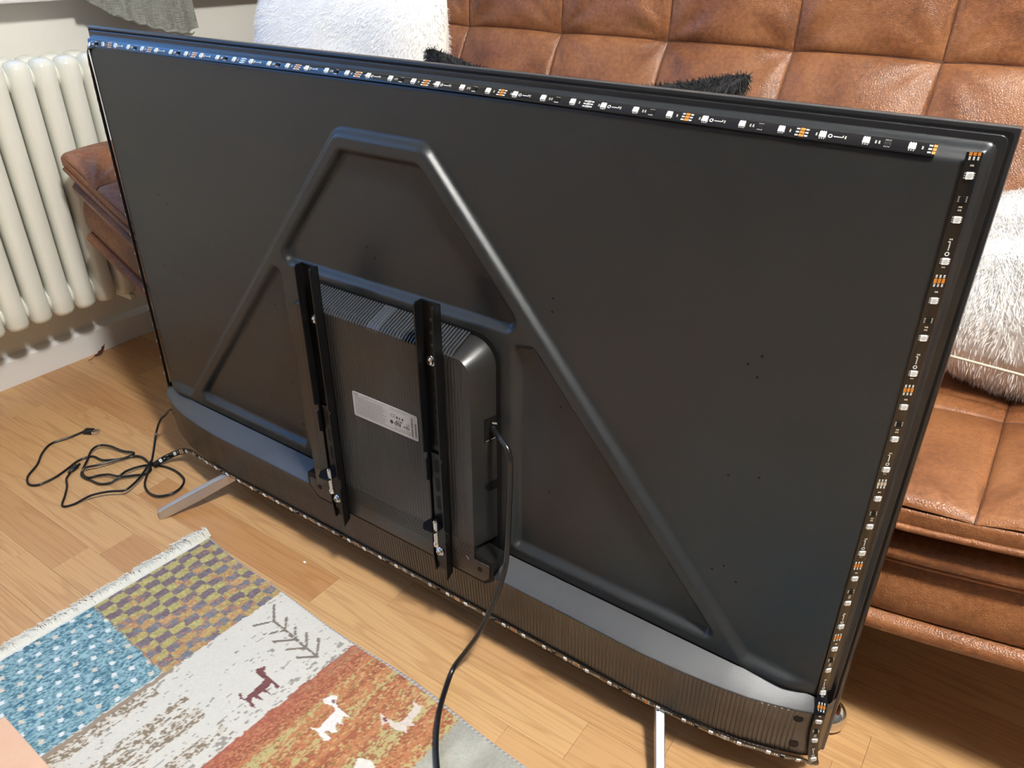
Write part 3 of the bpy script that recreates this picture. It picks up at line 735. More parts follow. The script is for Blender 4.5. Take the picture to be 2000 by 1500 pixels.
def led_strip(pts, nrm, label, tail_first):
    """pts path in panel coordinates (start at the cable), nrm face normals"""
    P = spline(pts, 10); N = spline(nrm, 10); N /= np.linalg.norm(N, axis=1)[:, None]
    sg = np.linalg.norm(np.diff(P, axis=0), axis=1); s = np.concatenate([[0], np.cumsum(sg)]); L = s[-1]
    m_ = int(L / .004) + 1; sn = np.linspace(0, L, m_)
    P = np.stack([np.interp(sn, s, P[:, i]) for i in range(3)], 1); N = np.stack([np.interp(sn, s, N[:, i]) for i in range(3)], 1)
    tg = np.gradient(P, axis=0); tg /= np.linalg.norm(tg, axis=1)[:, None]
    N -= tg * (N * tg).sum(1)[:, None]; N /= np.linalg.norm(N, axis=1)[:, None]
    B = np.cross(N, tg)
    t_ = thing('led_strip', label, 'led strip', t1(*P[len(P) // 2]), 'strips of lights stuck round the television')
    hw, th_ = .0056, .0013
    ring = [(-hw, 0), (hw, 0), (hw, th_ * .55), (hw * .82, th_), (-hw * .82, th_), (-hw, th_ * .55)]
    V = np.concatenate([P + B * a + N * b for a, b in ring], 1).reshape(-1, 3); k_ = len(ring)
    F = [(i * k_ + j, i * k_ + (j + 1) % k_, (i + 1) * k_ + (j + 1) % k_, (i + 1) * k_ + j) for i in range(m_ - 1) for j in range(k_)] + [tuple(range(k_))[::-1], tuple((m_ - 1) * k_ + j for j in range(k_))]
    mk('ribbon', V, F, STRIP, t_, True, sharp=40)
    org = root_loc(t_)
    def put(name, me, sp):
        if sp < .004 or sp > L: return
        i = min(int(sp / L * (m_ - 1)), m_ - 2); f = sp / L * (m_ - 1) - i
        p = P[i] * (1 - f) + P[i + 1] * f + N[i] * (th_ - .0001)
        c_ = lambda v: Vector((v[0], -v[2], v[1]))
        X, Y, Z = c_(tg[i]), c_(B[i]), c_(N[i]); W = t1(*p) - org
        Mx = Matrix(((X[0], Y[0], Z[0], W[0]), (X[1], Y[1], Z[1], W[1]), (X[2], Y[2], Z[2], W[2]), (0, 0, 0, 1)))
        inst(name, me, t_, Mx)
    kseg = 0; b = L
    put('solder_pads', ME_PADE, L)
    while b > 0:
        a = b - .1; kseg += 1
        put('solder_pads', ME_PADT if kseg % 5 == 3 else ME_PAD, a)
        for q in (.0165, .0498, .0832): put('led', ME_LED, a + q)
        put('driver_chip', ME_CHIP, a + .0655)
        for q in (.0116, .0342, .0570, .0595, .0905): put('resistor', ME_CAP, a + q)
        put('printed_emblem', ME_LOGO, a + .0272)
        b = a
    return P
# strip A: up the far edge, along the top
stA = [(-.0690, -.655, .006), (-.0680, -.58, .0052), (-.0668, -.45, .0048), (-.0660, -.30, .0046), (-.0650, -.15, .0046), (-.0640, -.05, .0046), (-.0625, -.020, .0050), (-.0550, -.0070, .0060), (-.040, -.0025, .004), (-.02, -.0015, .0022), (0.05, -.001, .0026), (.15, -.0005, .0024), (.3, .0003, .0022), (.5, .0010, .0021), (.7, .0010, .0021), (.9, .0004, .0022), (1.0, 0, .0024), (1.1, -.0003, .0026)]
nA = [(-.75, 0, .65)] * 5 + [(-.7, .1, .7), (-.55, .35, .75), (-.25, .45, .85), (-.05, .35, .93), (0, .22, .97)] + [(0, .34, 1)] * 8
def ride(P_, N_, side):
    """lay path points that run over the sheet on its surface"""
    for q, (p, n_) in enumerate(zip(P_, N_)):
        x, y, z = p
        if side == 'top' and x < .04 or side == 'right' and (x < 1.12 or y < -.575): continue
        yy_ = min(y, -.016) if side == 'right' else y
        ts = np.linspace(-1, 1, 9) * .0054
        cz = cover_z(np.full(9, x), y + ts) if side == 'top' else cover_z(x + ts, np.full(9, yy_))
        zb_, za = float(cz[0]), float(cz[-1]); line = zb_ + (za - zb_) * (ts + .0054) / .0108
        P_[q] = (x, y, (za + zb_) / 2 + float((cz - line).max()) + .0004)
        sl_ = (zb_ - za) / .0108
        N_[q] = (0, sl_, 1) if side == 'top' else (sl_, 0, 1)
ride(stA, nA, 'top')
led_strip(stA, nA, 'strip of small lights along the top and far upright edge of the television back', True)
def zhb(x): return float(np.interp(x, xh, zf)) - .0067
stB = [(-.084, -.747, .066), (-.074, -.738, .044), (-.046, -.722, .026), (-.016, -.712, .0235), (.016, -.703, .030), (.05, -.6945, .0385)]
nB = [(.3, .3, .9), (.1, .2, 1), (-.1, .1, 1), (-.1, 0, 1), (-.1, -.1, 1), (-.1, -.15, 1)]
for x in (.10, .2, .3, .4, .5, .6, .7, .8, .9, 1.0): stB.append((x, -.6868, zhb(x) + .0003)); nB.append((0, -.20, 1))
for x in (1.06, 1.09): stB.append((x, -.6872, zhb(x) + .001)); nB.append((.25, -.2, 1))
stB += [(1.115, -.6882, zhb(1.115) + .002), (1.1330, -.6900, .0118), (1.1445, -.6895, .0112), (1.1428, -.678, .0142), (1.1405, -.664, .0158), (1.1372, -.631, .0182), (1.1368, -.612, .0192), (1.1366, -.6015, .0186), (1.1345, -.5900, .0110), (1.1300, -.570, .0024), (1.1295, -.5, .0024), (1.1288, -.4, .0025), (1.1282, -.3, .0026), (1.1274, -.2, .0027), (1.1264, -.1, .0029), (1.1254, .0030, .0026)]
nB += [(.3, -.2, 1), (.45, -.35, .9), (.5, -.3, .8), (.55, 0, .8), (.55, 0, .85), (.5, 0, .85), (.5, 0, .85), (.4, .5, .8), (.3, .6, .8)] + [(.34, 0, 1)] * 7
ride(stB, nB, 'right')
led_strip(stB, nB, 'strip of small lights edging the television bottom and side, one end trailing on the floor', False)

# ================================================================== CABLES
y0c = FY + .0025
A = [(-.316, .073), (-.319, .105), (-.327, .138), (-.308, .166), (-.278, .191), (-.254, .221), (-.229, .232), (-.213, .225), (-.209, .208), (-.21, .188), (-.217, .164), (-.225, .141), (-.224, .126), (-.214, .114), (-.186, .112), (-.167, .102), (-.153, .089), (-.147, .071), (-.133, .061), (-.107, .064), (-.082, .075), (-.075, .09), (-.087, .107), (-.101, .126), (-.103, .145), (-.119, .156), (-.144, .159), (-.16, .162), (-.174, .16), (-.178, .149), (-.166, .129), (-.155, .098), (-.15, .076), (-.156, .063), (-.179, .073), (-.21, .079), (-.227, .091), (-.224, .109), (-.201, .132), (-.175, .157), (-.152, .16), (-.14, .144), (-.124, .133), (-.102, .127), (-.104, .109), (-.099, .085), (-.091, .063), (-.066, .052), (-.036, .05), (-.001, .058), (.019, .078), (.021, .1), (.006, .116), (-.018, .119), (-.045, .111), (-.064, .097)]
pts = []
for i, (x, z) in enumerate(A):
    h = 0 if i < 12 else .0055 * (0.5 + 0.5 * math.sin(i * .9)) + (.004 if 28 < i < 46 else 0)
    pts.append((x, y0c + h, z))
pts += [(-.083, -.744, .073), (-.108, -.735, .048), (-.131, -.715, .022), (-.127, -.690, .0095), (-.116, -.677, .002), (-.098, -.660, .002), (-.0815, -.650, .006)]
us = thing('usb_cable', 'thin black cable coiled on the wooden floor, with a metal usb plug at one end', 'cable', t1(-.15, FY, .12))
MB().tube(spline(pts, 6), .0023, 8).go('cord', CABLE, us, True)
def oriented(mb, p, d):
    d = np.array([d[0], 0, d[1]]); d /= np.linalg.norm(d); s_ = np.array([d[2], 0, -d[0]])
    mb.v = [tuple(np.array(p) + d * v[0] + np.array([0, 1, 0]) * v[1] + s_ * v[2]) for v in mb.v]; return mb
dplug = (.024, -.013)
pl = oriented(MB().bbox(-.002, .017, .0002, .0078, -.0078, .0078, .0012), (-.3125, FY, .0742), dplug).go('plug_grip', CABLE, us, True, 40)
oriented(MB().bbox(.016, .029, .0012, .0064, -.0066, .0066, .0003, 1), (-.3125, FY, .0742), dplug).go('plug_shell', USBM, pl)
oriented(MB().box(.020, .023, .0064, .00655, -.0040, -.0014).box(.020, .023, .0064, .00655, .0014, .0040), (-.3125, FY, .0742), dplug).go('shell_slots', BLACK, pl)
Bp = [(-.201, .167), (-.187, .183), (-.163, .195), (-.139, .212), (-.114, .23), (-.102, .215), (-.087, .19), (-.07, .165), (-.049, .148), (-.05, .13), (-.06, .107), (-.075, .084), (-.086, .068)]
pts = [(x, y0c + (.004 + .012 * (i / 12) if i > 5 else 0), z) for i, (x, z) in enumerate(Bp)]
dc = thing('extension_lead', 'short black lead with a slim round connector, lying across the coiled cable', 'cable', t1(-.13, FY, .17))
MB().tube(spline(pts, 6), .0022, 8).go('cord', CABLE, dc, True)
p0 = np.array([-.2005, FY + .0048, .168]); dcon = np.array([-.007, 0, -.020]); dcon /= np.linalg.norm(dcon)
MB().tube([p0 - dcon * .004, p0 + dcon * .002, p0 + dcon * .004, p0 + dcon * .018, p0 + dcon * .019, p0 + dcon * .026], [.0022, .0034, .0046, .0046, .0026, .0022], 12).go('connector', CABLE, dc, True, 40)
pw = thing('power_cord', 'thick black power cord hanging from the television and trailing over the floor onto the rug', 'cable', t1(.72, FY, .12))
pts = [(.700, -.386, .026), (.712, -.384, .036), (.728, -.384, .045), (.741, -.392, .050), (.7465, -.415, .054), (.746, -.485, .056), (.744, -.543, .0575), (.745, -.572, .0665), (.737, -.615, .0775), (.7235, -.667, .092), (.703, -.713, .098), (.692, -.739, .112), (.701, -.7455, .140), (.722, -.7395, .180), (.744, -.7395, .212), (.772, -.7395, .243), (.82, -.7425, .29), (.90, -.7425, .345), (1.02, -.7425, .40), (1.14, -.7425, .42), (1.215, -.7440, .405), (1.28, -.7500, .37), (1.34, -.7510, .35)]
pwc = MB().tube(spline(pts, 8), .0036, 12).go('cord', CABLE, pw, True)
pd = np.array([.06, 0, -.02]); pd /= np.linalg.norm(pd); q0 = np.array([1.335, FY + .0130, .3517])
plg = MB().tube([q0, q0 + pd * .004, q0 + pd * .012, q0 + pd * .036, q0 + pd * .038], [.005, .008, .0125, .0125, .011], 16).go('plug', CABLE, pw, True, 40)
for sg in (-1, 1):
    o_ = np.array([pd[2], 0, -pd[0]]) * .0095 * sg
    MB().cyl(q0 + pd * .037 + o_, q0 + pd * .056 + o_, .0022, 10).go('plug_pin', ZINC, plg, True, 40)

# ================================================================== SOFA
sofa = thing('sofa', 'tufted cognac brown leather sofa bed behind the television, with chrome legs', 'sofa', t1(.55, FY, -.45))
PX = .2187; X0S = 1.212
SL, SR = -.42, 1.78
def rise(X):
    X = np.asarray(X, float)
    l = np.where(X < -.10, .50 * (np.sqrt((X + .10) ** 2 + .04 ** 2) - .04), 0)
    r = np.where(X > 1.10, .20 * (np.sqrt((X - 1.10) ** 2 + .06 ** 2) - .06), 0)
    return l + r
cols = [X0S - PX * k_ for k_ in range(8, -4, -1)]
cols = [c for c in cols if SL + .05 < c < SR - .05]; cols = [SL] + cols + [SR]
fold_rng = random.Random(11)
CORN = {}
def corner(i, j, key):
    if (i, j, key) not in CORN: CORN[(i, j, key)] = [(fold_rng.uniform(0, 6.28), fold_rng.choice((3, 4, 5)), fold_rng.uniform(.5, 1.0)) for _ in range(2)]
    return CORN[(i, j, key)]
def tuft(a0, a1, b0, b1, i, j, key, H, n=40, ends=(1, 1, 1, 1)):
    """returns local grid (a, b, height) of one padded panel; folds run out of its corners"""
    u = np.linspace(0, 1, n); v = np.linspace(0, 1, n)
    # denser near the seams
    u = .5 - .5 * np.cos(math.pi * u); v = .5 - .5 * np.cos(math.pi * v)
    U, Vv = np.meshgrid(u, v); A = a0 + (a1 - a0) * U; Bq = b0 + (b1 - b0) * Vv
    # seams bow a little between the tufting points
    ea, eb = (a1 - a0), (b1 - b0)
    e = 0.30
    prof = lambda t: np.clip(1 - np.abs(2 * t - 1) ** 3.0, 0, 1) ** .7
    pu, pv = prof(U), prof(Vv)
    h = H * (pu * pv) ** .8
    ds = np.minimum(np.minimum(A - a0, a1 - A), np.minimum(Bq - b0, b1 - Bq))
    h += .30 * H * (1 - (1 - np.clip(4 * U * (1 - U), 0, 1)) * 1.0) * (1 - pv) + .30 * H * np.clip(4 * Vv * (1 - Vv), 0, 1) * (1 - pu)
    h -= .0022 * np.exp(-ds / .0022)
    for (ci, cj, ca, cb) in ((i, j, a0, b0), (i + 1, j, a1, b0), (i, j + 1, a0, b1), (i + 1, j + 1, a1, b1)):
        da, db = A - ca, Bq - cb; r = np.hypot(da, db); ang = np.arctan2(db, da)
        h -= H * .40 * np.exp(-r / .018)
        for ph_, kk, am in corner(ci, cj, key):
            h += H * .24 * am * np.exp(-((r - .05) / .040) ** 2) * np.sin(kk * 2 * ang + ph_) * (pu * pv)
    h += .0022 * pu * pv * np.sin(A * 31 + Bq * 17 + i) * np.sin(Bq * 27 - A * 9 + j)
    h = np.where(h < 0, h * .6, h)
    return A, Bq, h
def seam(path, parent, up):
    MB().tube(np.asarray(path) + up * .0006, .0011, 6).go('seam', LEATHER_D, parent, True)
# backrest
back = mk('backrest', [(SL + .02, -.40, -.56), (SR - .02, -.40, -.56), (SR - .02, .22, -.83), (SL + .02, .22, -.83), (SL + .02, -.40, -.70), (SR - .02, -.40, -.70), (SR - .02, .22, -.95), (SL + .02, .22, -.95)],
          [(0, 1, 2, 3), (7, 6, 5, 4), (3, 2, 6, 7), (0, 4, 5, 1), (0, 3, 7, 4), (1, 5, 6, 2)], LEATHER, sofa)
bd = np.array([0, .912, -.410]); bn = np.array([0, .410, .912]); bp0 = np.array([0, -.365, -.535])
rowsB = [-.03, .175, .378, .60]
for j in range(3):
    for i in range(len(cols) - 1):
        A_, B_, h = tuft(cols[i], cols[i + 1], rowsB[j], rowsB[j + 1], i, j, 'b', .0150)
        P = np.zeros(A_.shape + (3,)); P[..., 0] = A_
        # upper rows stand a little steeper
        bend = np.where(B_ > .378, (B_ - .378), 0)[..., None] * np.array([0, .04, .28])
        P = P + bp0 + B_[..., None] * bd + h[..., None] * bn + bend
        mk('panel', P.reshape(-1, 3), gridfaces(A_.shape[1], A_.shape[0]), LEATHER, back, True)
        if i: seam(P[:, 0], back, bn)
        if j: seam(P[0], back, bn)
# seat
seat = MB(); 
zs0, zs1 = -.535, -.082
ST = -.372
rowsS = [-.545, -.300, -.082]
seat_o = None
xs_ = np.linspace(SL, SR, 90)
def sweep(prof, xs_, yoff=0.0):
    n = len(prof); V = []
    for x in xs_:
        for z, y in prof: V.append((x, y + float(rise(x)), z))
    m_ = len(xs_)
    F = [(i * n + j, (i + 1) * n + j, (i + 1) * n + (j + 1) % n, i * n + (j + 1) % n) for i in range(m_ - 1) for j in range(n)]
    F += [tuple(range(n)), tuple((m_ - 1) * n + j for j in range(n))[::-1]]
    return V, F
def rprof(z0_, z1_, ya, yb, r):
    return rounded([(z0_, ya), (z1_, ya), (z1_, yb), (z0_, yb)], [.004, r, r, .004], 5)
V, F = sweep(rprof(-.56, -.0805, -.400, ST - .005, .006), xs_)
seat = mk('seat', V, F, LEATHER, sofa, True, sharp=60)
for j in range(2):
    for i in range(len(cols) - 1):
        A_, B_, h = tuft(cols[i], cols[i + 1], rowsS[j], rowsS[j + 1], i, j, 's', .0120)
        # round over at the front
        fr = np.clip((B_ + .082 + .010) / .010, 0, 1) if j == 1 else np.zeros_like(B_)
        P = np.stack([A_, ST + .0015 + h + rise(A_) - .004 * fr ** 2, B_ + 0.0 * h], -1)
        o = mk('panel', P.reshape(-1, 3), gridfaces(A_.shape[1], A_.shape[0])[:, ::-1], LEATHER, seat, True)
        if i: seam(P[:, 0], seat, np.array([0, 1, 0]))
        if j: seam(P[0], seat, np.array([0, 1, 0]))
# piping along the front edge
xp = np.linspace(SL + .004, SR - .004, 90)
MB().tube([(x, -.3990 + float(rise(x)), -.0800) for x in xp], .0040, 8).go('piping', LEATHER, seat, True)
V, F = sweep([(-.50, -.418), (-.17, -.418), (-.125, -.421), (-.097, -.429), (-.087, -.439), (-.089, -.449), (-.100, -.455), (-.50, -.455)], xs_)
mk('base_cushion', V, F, LEATHER, sofa, True, sharp=60)
V, F = sweep([(-.50, -.452), (-.118, -.450), (-.105, -.462), (-.096, -.490), (-.0945, -.515), (-.100, -.532), (-.50, -.532)], xs_)
mk('base_front', V, F, LEATHER, sofa, True, sharp=60)
V, F = sweep([(-.50, -.537), (-.100, -.535), (-.090, -.540), (-.087, -.548), (-.091, -.556), (-.100, -.558), (-.50, -.558)], xs_)
mk('base_band', V, F, LEATHER, sofa, True, sharp=60)
MB().tube([(x, -.4555 + float(rise(x)), -.096) for x in xp], .0030, 8).go('piping', LEATHER, sofa, True)
# left-end hem and stitch details of the raised end flap
MB().tube([(SL + .002, ST - .018 + float(rise(SL)), z) for z in np.linspace(-.10, -.54, 12)], .009, 8).go('end_roll', LEATHER, sofa, True)
MB().tube([(SL + .002, -.440 + float(rise(SL)), z) for z in np.linspace(-.10, -.50, 12)], .013, 8).go('end_roll', LEATHER, sofa, True)
# under-frame and legs
MB().box(.02, 1.165, -.606, -.566, -.32, -.29).box(.02, 1.165, -.606, -.566, -.52, -.49).box(1.135, 1.165, -.606, -.560, -.50, -.24).box(.02, .05, -.606, -.560, -.50, -.24).go('under_frame', PIPE, sofa)
for lx, lz in ((1.1355, -.112), (.03, -.112), (1.1355, -.50), (.03, -.50)):
    lg = MB().lathe((lx, lz), [(.010, -.560), (.010, FY + .030)], 16)
    lgo = lg.go('leg', CHROME, sofa, True, 40)
    MB().lathe((lx, lz), [(.0115, FY + .034), (.0135, FY + .0335), (.0165, FY + .031), (.0215, FY + .025), (.0245, FY + .017), (.0245, FY + .010), (.0215, FY + .004), (.016, FY)], 28).go('foot_cap', CHROME, lgo, True, 60)

# ================================================================== CUSHIONS
def cushion(name, label, cat, cen, half, thick, ax_u, ax_v, furmat, basemat, strands, flen, group=None, dog=.07, seed=1, zipper=False, droop=(0, -1, 0), stiff=.9, comb=.25, side=.72, blunt=0.0):
    r_ = np.random.default_rng(seed)
    u_ = np.array(ax_u, float); u_ /= np.linalg.norm(u_); v_ = np.array(ax_v, float); v_ -= u_ * (u_ @ v_); v_ /= np.linalg.norm(v_); n_ = np.cross(u_, v_)
    hx, hy = half
    c0 = np.array(cen, float)
    def surf(u, v, side):
        bl = 1 - blunt * np.abs(u * v) ** 5; k1 = (1 - dog * (1 - v ** 2)) * bl; k2 = (1 - dog * (1 - u ** 2)) * bl
        f = np.maximum(0, (1 - u ** 4)) ** .55 * np.maximum(0, (1 - v ** 4)) ** .55
        lump = 1 + .10 * np.sin(u * 5 + v * 3 + seed) * np.sin(v * 4 - u * 2)
        P = c0 + (hx * u * k1)[..., None] * u_ + (hy * v * k2)[..., None] * v_ + (side * thick * f * lump)[..., None] * n_
        return P
    g = 34; t = np.sin(np.linspace(-math.pi / 2, math.pi / 2, g)); U, Vv = np.meshgrid(t, t)
    top = surf(U, Vv, 1).reshape(-1, 3); bot = surf(U, Vv, -1).reshape(-1, 3); F = gridfaces(g, g)
    lo = T(np.vstack([top, bot])); base = Vector((float(lo[:, 0].mean()), float(lo[:, 1].mean()), float(lo[:, 2].min())))
    th_ = thing(name, label, cat, base, group)
    mk('cover', np.vstack([top, bot]), np.vstack([F, F[:, ::-1] + g * g]), basemat, th_, True)
    # fur: tapered blades leaning off the surface
    U = r_.uniform(-1, 1, strands); Vv = r_.uniform(-1, 1, strands); sd = np.where(r_.random(strands) < side, 1.0, -1.0)
    P = surf(U, Vv, sd); e = 1e-3
    du = surf(np.clip(U + e, -1, 1), Vv, sd) - surf(np.clip(U - e, -1, 1), Vv, sd); dv = surf(U, np.clip(Vv + e, -1, 1), sd) - surf(U, np.clip(Vv - e, -1, 1), sd)
    Nn = np.cross(du, dv) * sd[:, None]; Nn /= np.linalg.norm(Nn, axis=1)[:, None] + 1e-9
    # combed in tufts
    cl = np.stack([np.sin(P[:, 0] * 70 + P[:, 1] * 40 + seed), np.sin(P[:, 1] * 80 - P[:, 2] * 50), np.sin(P[:, 2] * 75 + P[:, 0] * 55)], 1)
    D = Nn * stiff + np.array(droop) * .55 + cl * comb + r_.normal(0, .16, P.shape); D /= np.linalg.norm(D, axis=1)[:, None]
    L = flen * r_.uniform(.6, 1.25, strands)[:, None]; Wd = np.cross(D, Nn + r_.normal(0, .25, P.shape)); Wd /= np.linalg.norm(Wd, axis=1)[:, None] + 1e-9; wv = Wd * r_.uniform(.0003, .00055, strands)[:, None]
    mid = P + D * L * .55; tip = P + D * L * .9 + np.array(droop) * L * .25
    VV = np.stack([P - wv, P + wv, mid + wv * .8, mid - wv * .8, tip], 1).reshape(-1, 3)
    b_ = np.arange(strands) * 5
    FF = [(b, b + 1, b + 2, b + 3) for b in b_] + [(b + 3, b + 2, b + 4) for b in b_]
    fo = mk('fur', VV, FF, furmat, th_, True); fo['kind'] = 'stuff'
    if zipper:
        zz = np.linspace(-.8, .8, 60)
        path = [surf(np.array(q), np.array(-1.0), 1.0) - v_ * .0135 for q in zz]
        MB().tube(path, .0018, 8).go('zip', ZIP, th_, True)
    return th_
# propped against the backrest, long white pile, zip on its lower edge
cushion('fur_cushion', 'white long-pile fur cushion lying on the sofa seat, cream zip along its edge', 'cushion', (1.335, -.240, -.440), (.245, .140), .105, (1, 0, 0.03), (0, .35, -.94), FURW, CUSHW, 120000, .0095, seed=3, zipper=True, dog=-.02, droop=(.2, -.5, .9), stiff=.32, comb=.24, side=.6)
cushion('fur_cushion', 'white plush cushion standing upright against the sofa back beside the wall', 'cushion', (.022, -.153, -.420), (.232, .205), .060, (1, -.015, .0), (-.02, .985, -.17), FURW, CUSHW, 40000, .007, seed=8, dog=-.04, comb=.12)
cushion('fur_cushion', 'black shaggy cushion hidden behind the television, only its two top corners showing', 'cushion', (.562, -.205, -.300), (.305, .226), .050, (1, .012, .0), (0, .95, -.30), FURB, FURB, 60000, .0085, seed=5, dog=.29, stiff=.9, comb=.1, blunt=.13)

# ================================================================== RADIATOR
rad = thing('radiator', 'white enamelled column radiator on the wall under the window sill', 'radiator', t1(-.555, -.586, .05))
def section():
    mb = MB(); yt, yb = -.072, -.586
    for xc_ in (-.524, -.578):
        ys_ = [yb, yb + .004, yb + .014, yb + .05, (yt + yb) / 2, yt - .05, yt - .016, yt - .005, yt]
        rs = [(.009, .010), (.016, .0190), (.020, .0222), (.0185, .0212), (.0185, .0212), (.0185, .0212), (.020, .0215), (.016, .0185), (.008, .010)]
        n = 16; V = []
        for y, (rx, rz) in zip(ys_, rs):
            for q in range(n):
                a = 2 * math.pi * q / n; ca, sa = math.cos(a), math.sin(a)
                V.append((xc_ + rx * 1.25 * np.sign(ca) * abs(ca) ** .8, y, rz * np.sign(sa) * abs(sa) ** .8))
        F = [(i * n + q, (i + 1) * n + q, (i + 1) * n + (q + 1) % n, i * n + (q + 1) % n) for i in range(len(ys_) - 1) for q in range(n)] + [tuple(range(n)), tuple((len(ys_) - 1) * n + q for q in range(n))[::-1]]
        mb.add(V, F)
    # hubs joining neighbouring sections, and the web between front and rear columns
    for y in (yt - .035, yb + .035): mb.cyl((-.545, y, -.0250), (-.545, y, .0250), .026, 18)
    mb.bbox(-.595, -.505, yt - .062, yt - .008, -.015, .015, .013, 3); mb.bbox(-.595, -.505, yb + .008, yb + .062, -.015, .015, .013, 3)
    me = bpy.data.meshes.new('section'); VV = np.array(mb.v); me.from_pydata((np.stack([VV[:, 0] + .555, -VV[:, 2], VV[:, 1] + .586], 1)).tolist(), [], mb.f)
    me.materials.append(RADP); me.polygons.foreach_set('use_smooth', np.ones(len(me.polygons), bool)); me.set_sharp_from_angle(angle=math.radians(55)); me.update(); return me
MS = section()
for k_ in range(-6, 10):
    zc = .005 + .049 * k_
    if zc < -.25: continue
    inst('section', MS, rad, Matrix.Translation(Vector((0, -(zc - .05), 0))))
v_ = MB(); v_.cyl((-.550, -.107, -.262), (-.550, -.107, -.32), .014, 16); v_.cyl((-.550, -.085, -.305), (-.550, -.145, -.305), .017, 16)
v_.go('valve', RADP, rad, True, 40)
v_ = MB(); v_.cyl((-.550, -.551, -.262), (-.550, -.551, -.30), .013, 16); v_.tube(spline([(-.550, -.551, -.298), (-.550, -.60, -.305), (-.552, -.70, -.306), (-.552, FY, -.306)], 6), .009, 12)
v_.go('supply_pipe', RADP, rad, True, 40)
v_ = MB(); v_.bbox(-.60, -.51, -.604, -.589, -.205, -.190, .003); v_.bbox(WX + .018, -.575, -.604, -.560, -.205, -.190, .003)
v_.go('bracket', RADP, rad)

# ================================================================== CURTAIN
nz_, ny_ = 70, 40
hz = np.array([-.255, -.282, -.319, -.367, -.435, -.492, -.524]); hy = np.array([.030, .022, -.006, -.024, -.046, -.056, -.048])
V = []; F = []
zc = np.linspace(-.265, -.524, nz_)
hem = np.interp(-zc, -hz, hy)
for side in (0, 1):
    for j in range(ny_):
        q = j / (ny_ - 1)
        for i in range(nz_):
            y = hem[i] * (1 - q) + 1.45 * q
            fold = .010 * math.sin((zc[i] + .03 * q) * 52) * (.45 + .55 * q) + .004 * math.sin(zc[i] * 140 + 1.0)
            lift = .016 * (1 - q) ** 14 * (i / nz_)
            V.append((-.552 + fold + lift - (.004 if side else 0), y, zc[i]))
g_ = gridfaces(nz_, ny_); F = np.vstack([g_, g_[:, ::-1] + nz_ * ny_]).tolist()
o_ = nz_ * ny_
bl = [i for i in range(nz_)] + [j * nz_ + nz_ - 1 for j in range(1, ny_)] + [(ny_ - 1) * nz_ + i for i in range(nz_ - 2, -1, -1)] + [j * nz_ for j in range(ny_ - 2, 0, -1)]
F += [(bl[(i + 1) % len(bl)], bl[i], o_ + bl[i], o_ + bl[(i + 1) % len(bl)]) for i in range(len(bl))]
cu = thing('curtain', 'grey linen curtain hanging by the window sill, its uneven lower hem above the television corner', 'curtain', t1(-.555, -.06, -.40))
mk('cloth', V, F, CURT, cu, True, sharp=60)
MB().tube([(-.537 + .010 * math.sin(zc[i] * 52) * .45 + .016 * (i / nz_), hem[i] - .001 + .002 * math.sin(i * .8), zc[i]) for i in range(14, nz_ - 6)], [.0012 + .0045 * (i / nz_) * min(1, (nz_ - 7 - i) / 10) for i in range(14, nz_ - 6)], 8).go('hem', CURT, cu, True)
MB().cyl((-.552, 1.455, -.62), (-.552, 1.455, 1.3), .011, 12).go('rod', ZINC, cu, True, 40)

# ================================================================== RUG
RA = .06; ex_, ez_ = (math.cos(RA), math.sin(RA)), (-math.sin(RA), math.cos(RA)); RO = (.172, .130)
RL, RWd, RT = 1.05, .62, .0075
def rp(u, v): return (RO[0] + u * ex_[0] + v * ez_[0], RO[1] + u * ex_[1] + v * ez_[1])
nu, nv = 618, 366
uu = np.linspace(0, RL, nu); vv = np.linspace(0, RWd, nv); U, Vv = np.meshgrid(uu, vv)
def vnoise(U, V, su, sv, seed):
    r_ = np.random.default_rng(seed); a = r_.random((260, 260)); x = U * su; y = V * sv
    xi = np.floor(x).astype(int); yi = np.floor(y).astype(int); fx = S(x - xi); fy = S(y - yi)
    g = lambda i, j: a[i % 260, j % 260]
    return g(xi, yi) * (1 - fx) * (1 - fy) + g(xi + 1, yi) * fx * (1 - fy) + g(xi, yi + 1) * (1 - fx) * fy + g(xi + 1, yi + 1) * fx * fy
def inpoly(U, V, poly):
    ins = np.zeros(U.shape, bool); n = len(poly)
    for i in range(n):
        (xa, ya), (xb, yb) = poly[i], poly[(i + 1) % n]
        c_ = ((ya > V) != (yb > V)) & (U < (xb - xa) * (V - ya) / (yb - ya + 1e-12) + xa); ins ^= c_
    return ins
cS = lambda *c: np.array(srgb(*c))
Cc = np.zeros(U.shape + (3,))
na = vnoise(U, Vv, 360, 130, 1); nb_ = vnoise(U, Vv, 560, 560, 2); nc = vnoise(U, Vv, 40, 12, 3); nd = vnoise(U, Vv, 230, 60, 4); ne = vnoise(U, Vv, 480, 200, 9)
# ragged cell borders
uj = U + .003 * (vnoise(U, Vv, 30, 160, 5) - .5); vj = Vv + .003 * (vnoise(U, Vv, 160, 30, 6) - .5)
cream = cS(217, 215, 204)[None, None] * (0.93 + .10 * nb_[..., None])
def speck(base, dark, dens, d):
    """dark flecks drawn out along the weft"""
    f = ((ne * .6 + nd * .4) > (1 - dens)).astype(float)[..., None]; return base * (1 - f * d) + dark * f * d
edge_w = np.exp(-np.minimum(np.abs(uj - .205), np.abs(uj - .372)) / .022)
white = speck(cream, cS(110, 103, 92), .21 + .22 * edge_w * (nc > .35), .7)
Cc[:] = white
